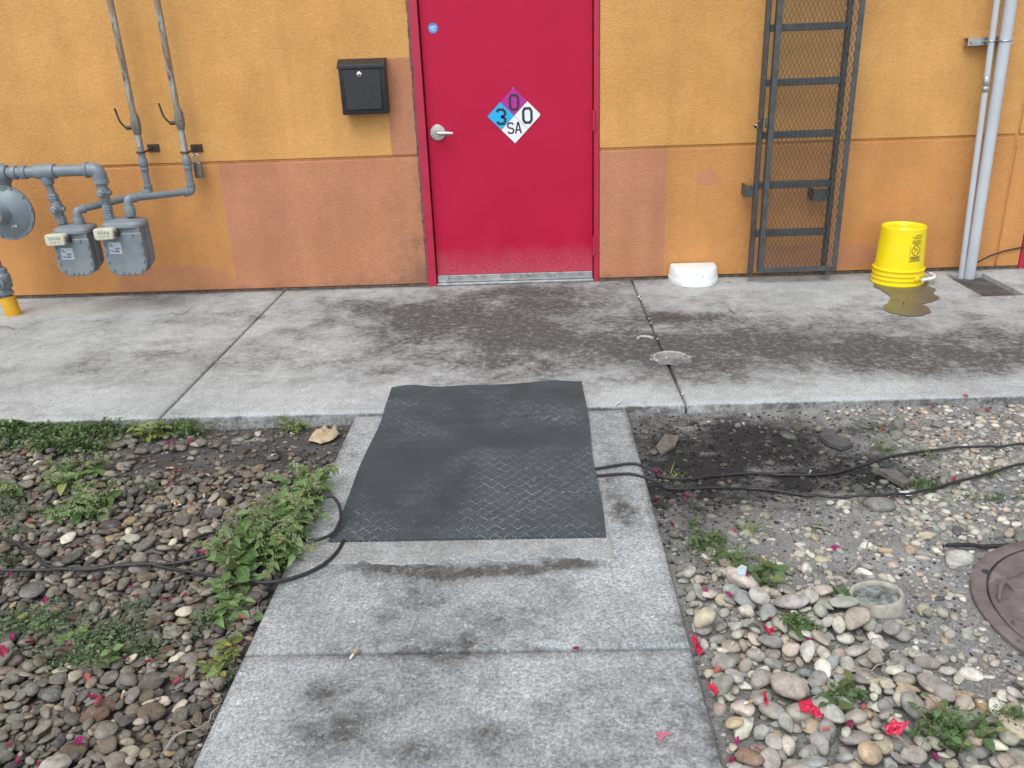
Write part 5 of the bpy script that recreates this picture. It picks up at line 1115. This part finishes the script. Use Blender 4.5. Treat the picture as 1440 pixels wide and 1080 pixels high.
left_f = ((-2.074, -2.371), (-1.821, -2.371), (-1.811, -2.439), (-2.01, -2.382), (-1.71, -2.978), (-1.596, -2.983), (-1.337, -2.609), (-1.329, -2.554), (-1.464, -2.357), (-1.326, -2.251), (-0.744, -3.581), (-0.951, -3.582), (-1.012, -3.443), (-1.216, -3.385), (-1.313, -3.588), (-1.21, -3.799), (-1.086, -3.816), (-1.184, -3.9), (-1.003, -3.928), (-0.746, -3.881), (-1.181, -2.848), (-1.343, -3.055), (-1.124, -2.742), (-1.082, -3.585), (-0.979, -3.426))
right_p = ((0.581, -2.694), (0.598, -2.706), (0.573, -2.67), (0.662, -2.864), (0.66, -2.89), (1.07, -3.233), (0.572, -3.077), (1.632, -2.605), (1.642, -2.809), (2.055, -2.235), (0.599, -3.515), (0.669, -3.528), (0.757, -3.64), (0.836, -3.729), (0.833, -4.033), (0.573, -4.078), (0.549, -4.113), (1.043, -3.569), (1.055, -3.566), (0.95, -4.104), (1.013, -4.113), (0.8, -2.389), (0.724, -3.488), (0.539, -2.9))
right_f = ((0.639, -3.307), (0.776, -3.127), (1.56, -2.364), (1.718, -2.213), (1.844, -2.167), (1.999, -2.13), (1.89, -2.816), (1.688, -2.461), (0.813, -3.669), (0.67, -3.925), (0.569, -3.846), (0.607, -4.106), (0.778, -4.05), (0.876, -4.007))
for L, fd, lab, grp in ((left_p, False, LP, 'magenta petals on the dark pebbles'), (left_f, True, LF, 'withered petals on the dark pebbles'), (right_p, False, RP, 'magenta petals on the pale pebbles'), (right_f, True, RF, 'withered petals on the pale pebbles')):
    for (x, y) in L:
        petal(x+random.gauss(0, .004), y+random.gauss(0, .004), random.uniform(.022, .034) if not fd else random.uniform(.018, .028), fd, ('withered reddish' if fd else 'magenta')+' petal '+near(x, y), ('withered' if fd else 'magenta')+' petals '+near(x, y))
for (x, y) in ((2.292, -0.666), (2.296, -0.74), (2.361, -0.643), (2.405, -0.617), (2.254, -0.823), (2.381, -0.735)):
    petal(x, y, .016, True, 'small withered petal floating in the puddle by the bucket', 'petals in the puddle').location.z = .0075
petal(*(-1.584, -1.566), .018, True, 'withered petal caught in the joint near the gas meters', None); petal(*(0.213, -3.741), .018, False, 'petal caught in the cross joint of the walkway', None); petal(*(0.376, -2.797), .018, False, 'petal on the walkway slab beside the cables', None); petal(*(0.879, -1.541), .016, False, 'petal on the broken ring in the sidewalk joint', None)
def butt(x, y, label, group, L=.025, orange=True):
    z = surf(x, y, .008)+.005; a = random.random()*6.3; d = V3((math.cos(a), math.sin(a), random.gauss(0, .08))); p = V3((x, y, z)); r = thing('cigarette_butt', label, 'cigarette butt', p, group)
    MB().rod(p-d*L*.5, p+d*L*.12, .0036, n=8).build('filter', 'butt_filter' if orange else 'butt_paper', r); MB().rod(p+d*L*.121, p+d*L*.5, .0035, .0032, 8).build('paper', 'butt_paper', r)
for p in ((-1.992, -2.334), (-1.891, -2.211), (-0.964, -2.478), (-1.189, -2.623), (-1.371, -2.552), (-1.124, -2.835), (-1.226, -2.862), (-0.957, -2.221), (-1.207, -2.884), (-0.959, -3.884)): butt(*p, 'cigarette butt '+near(*p), 'cigarette butts '+near(*p))
for p in ((0.869, -2.235), (1, -2.288), (1.698, -2.189), (1.164, -2.683), (1.468, -2.501), (0.827, -3.337), (0.828, -3.31), (1.628, -3.299), (1.369, -2.259), (1.29, -3.926), (0.612, -3.983)): butt(*p, 'cigarette butt '+near(*p), 'cigarette butts '+near(*p))
butt(*(0.485, -2.117), 'white cigarette butt lying at the sidewalk edge by the mat', None, .045, False); butt(*(-0.386, -3.751), 'tan cigarette butt lying in the walkway cross joint', None, .036, True)
def scrap(name, label, cat, pts, mat, h=.012, th=.0025):      # a crumpled thin sheet
    P = [V3((*p, 0)) for p in pts]; c_ = sum(P, V3())/len(P); n_ = 5; b_ = MB(); rr = []
    for k in range(n_+1):
        t = 1-k/n_*.97; ring = []
        for i in range(len(P)*3):
            a = P[(i//3) % len(P)].lerp(P[(i//3+1) % len(P)], (i % 3)/3); q_ = c_.lerp(a, t); ring.append((q_.x, q_.y, surf(q_.x, q_.y, .012)*.6+surf(c_.x, c_.y, .02)*.4+.003+abs(random.gauss(0, h))*(.4+.6*t)))
        rr.append(ring)
    b_.rings(rr, False); b_.f.append(tuple(range(len(b_.v)-len(rr[0]), len(b_.v)))); o_ = b_.build(name, mat, None, True, 60)
    m_ = o_.modifiers.new('thick', 'SOLIDIFY'); m_.thickness = th; return tag(o_, label, cat)
scrap('dry_leaf', 'crumpled dry tan leaf by the sidewalk edge near the mat', 'leaf', ((-0.859, -2.328), (-0.851, -2.242), (-0.806, -2.223), (-0.764, -2.211), (-0.734, -2.264), (-0.755, -2.313), (-0.801, -2.353)), 'dry_leaf', .012)
scrap('balloon_scrap', 'bright red burst balloon lying on pale pebbles', 'balloon scrap', ((0.736, -3.975), (0.759, -3.964), (0.77, -3.992), (0.782, -4.02), (0.767, -4.029), (0.751, -4.006), (0.731, -4.005)), 'red_rubber', .008)
scrap('balloon_scrap', 'long red rubber scrap wedged along the walkway edge at joint', 'balloon scrap', ((0.531, -3.689), (0.54, -3.693), (0.547, -3.728), (0.553, -3.745), (0.541, -3.757), (0.534, -3.722)), 'red_rubber', .006)
scrap('balloon_scrap', 'red rubber scrap wedged at walkway edge below the joint', 'balloon scrap', ((0.532, -3.91), (0.544, -3.913), (0.553, -3.936), (0.545, -3.94), (0.533, -3.925)), 'red_rubber', .006)
scrap('balloon_scrap', 'narrow upright red scrap between pale pebbles', 'balloon scrap', ((0.658, -3.94), (0.666, -3.943), (0.663, -3.974), (0.656, -3.983), (0.655, -3.962)), 'red_rubber', .008)
scrap('balloon_scrap', 'small red scrap on white stone beside the sprawling weed', 'balloon scrap', ((0.724, -3.689), (0.737, -3.698), (0.745, -3.719), (0.732, -3.73), (0.723, -3.709)), 'red_rubber', .008)
scrap('balloon_scrap', 'torn red scrap tangled in clover-like weed', 'balloon scrap', ((0.901, -4.062), (0.928, -4.049), (0.96, -4.063), (0.931, -4.084), (0.905, -4.079)), 'red_rubber', .008)
scrap('paper_scrap', 'pale torn paper scrap between soot and pebbles', 'paper scrap', ((1.393, -2.926), (1.433, -2.908), (1.449, -2.929), (1.419, -2.948)), 'shard_white', .004)
def shard(name, label, cat, pts, mat, th, tilt=.0):
    P = [(*p, surf(*p, .02)) for p in pts]; z = max(p[2] for p in P)*.5+sum(p[2] for p in P)/len(P)*.5; b_ = MB(); n_ = len(P)
    b_.add([(p[0], p[1], z-.006) for p in P]+[(p[0], p[1], z+th+tilt*i) for i, p in enumerate(P)], [tuple(range(n_-1, -1, -1)), tuple(range(n_, 2*n_))]+[(i, (i+1) % n_, n_+(i+1) % n_, n_+i) for i in range(n_)])
    return tag(b_.build(name, mat, None, False, bevel=.002), label, cat)
shard('slate_piece', 'flat black slate piece lying in the soot', 'stone', ((1.329, -2.336), (1.354, -2.421), (1.389, -2.503), (1.338, -2.526), (1.296, -2.485), (1.28, -2.417)), 'slate', .014)
shard('wood_scrap', 'weathered grey board scrap at the edge of the soot', 'board', ((1.389, -2.741), (1.454, -2.75), (1.475, -2.839), (1.439, -2.864)), 'old_wood', .016)
shard('flat_rock', 'tan flat rock half buried near soot and walkway', 'stone', ((0.601, -2.485), (0.656, -2.367), (0.713, -2.384), (0.684, -2.47), (0.615, -2.55)), 'old_wood', .008)
shard('wood_chip', 'small tan wood chip on bare soil near the twig', 'chip', ((1.202, -3.251), (1.244, -3.265), (1.237, -3.277), (1.2, -3.267)), 'dry_leaf', .005)
shard('glass_shard', 'pale bluish glass piece beside the dark leafy weed', 'glass', ((0.696, -3.47), (0.719, -3.445), (0.733, -3.457), (0.721, -3.491), (0.699, -3.494)), 'glass_shard', .008)
def twig(label, pts, r=.003):
    P = smooth(pts, 6); P = [(p.x, p.y, surf(p.x, p.y, .01)+r+.002) for p in P]; zs = [max(q_[2] for q_ in P[max(0, i-2):i+3]) for i in range(len(P))]
    tag(MB().tube([(p[0], p[1], z) for p, z in zip(P, zs)], [r*(1-.5*i/len(P)) for i in range(len(P))], 7).build('twig', 'twig'), label, 'twig')
twig('straight pale twig lying across ash', ((1.036, -3.115), (1.083, -3.139), (1.13, -3.172)))
twig('bent pale twig between ash and cleanout', ((1.06, -3.387), (1.109, -3.347), (1.144, -3.297), (1.177, -3.233)), .004)
twig('long thin brown twig on dark pebbles near the walkway', ((-0.779, -4.075), (-0.762, -4.032), (-0.722, -3.998), (-0.689, -3.94)), .003)
twig('brown twig lying across pale pebbles', ((0.901, -3.862), (0.971, -3.843), (1.041, -3.826)), .0025)
twig('dark twig beside grass cover on the pale gravel', ((0.909, -4.052), (0.926, -4.084), (0.938, -4.12)), .005)
twig('fine dry straw lying over the walkway cross joint', ((0.322, -3.752), (0.334, -3.712), (0.346, -3.673)), .0018)
twig('dark twig lying on the sidewalk near the yellow sleeve', ((-3.171, -0.697), (-3.114, -0.688), (-3.042, -0.736)), .005)
twig('dark sliver lying on the sidewalk before the white tub', ((1.273, -0.753), (1.285, -0.811), (1.296, -0.854)), .006)
twig('thin wire curl lying on the sidewalk by the gas meters', ((-2.168, -0.486), (-2.118, -0.521), (-2.077, -0.51), (-2.078, -0.433)), .003)
# fine dead stems and straw strewn over both beds
T = Tri()
for _ in range(420):
    f_ = fL if random.random() < .5 else fR; x = f_.x0+random.random()*(f_.x1-f_.x0); y = f_.y0+random.random()*(f_.y1-f_.y0); a = random.random()*6.3
    T.blade((x, y, f_.at(x, y, .01)+.002), (math.cos(a), math.sin(a), random.gauss(.05, .12)), random.uniform(.02, .07), .0009, .12)
for _ in range(160):
    x = WX0-.01-abs(random.gauss(0, .05)); y = random.uniform(-4.4, -3.5); a = random.random()*6.3; T.blade((x, y, surf(x, y, .01)+.002), (math.cos(a), math.sin(a), random.gauss(.1, .15)), random.uniform(.02, .06), .0009, .2)
so = joined('straw', np.concatenate(T.V), np.array(T.F), 'twig', None); so['label'] = 'dry straw and dead stems strewn over the pebbles'; so['category'] = 'straw'
# crumbs in the right joint
for i in range(8):
    t = random.random(); x = J2+random.gauss(0, .004); y = -.1-2.0*t; b_ = MB(); v, f_ = VAR_LO[i % 10]; s_ = random.uniform(.003, .007); b_.add([(x+q_[0]*s_, y+q_[1]*s_*1.3, .002+q_[2]*s_*.7) for q_ in v], [tuple(int(k) for k in q_) for q_ in f_])
    tag(b_.build('grit_crumb', 'shard_white', None, True, fix=False), 'pale crumb stuck in the sidewalk joint by the door', 'crumb', 'crumbs in the sidewalk joint')
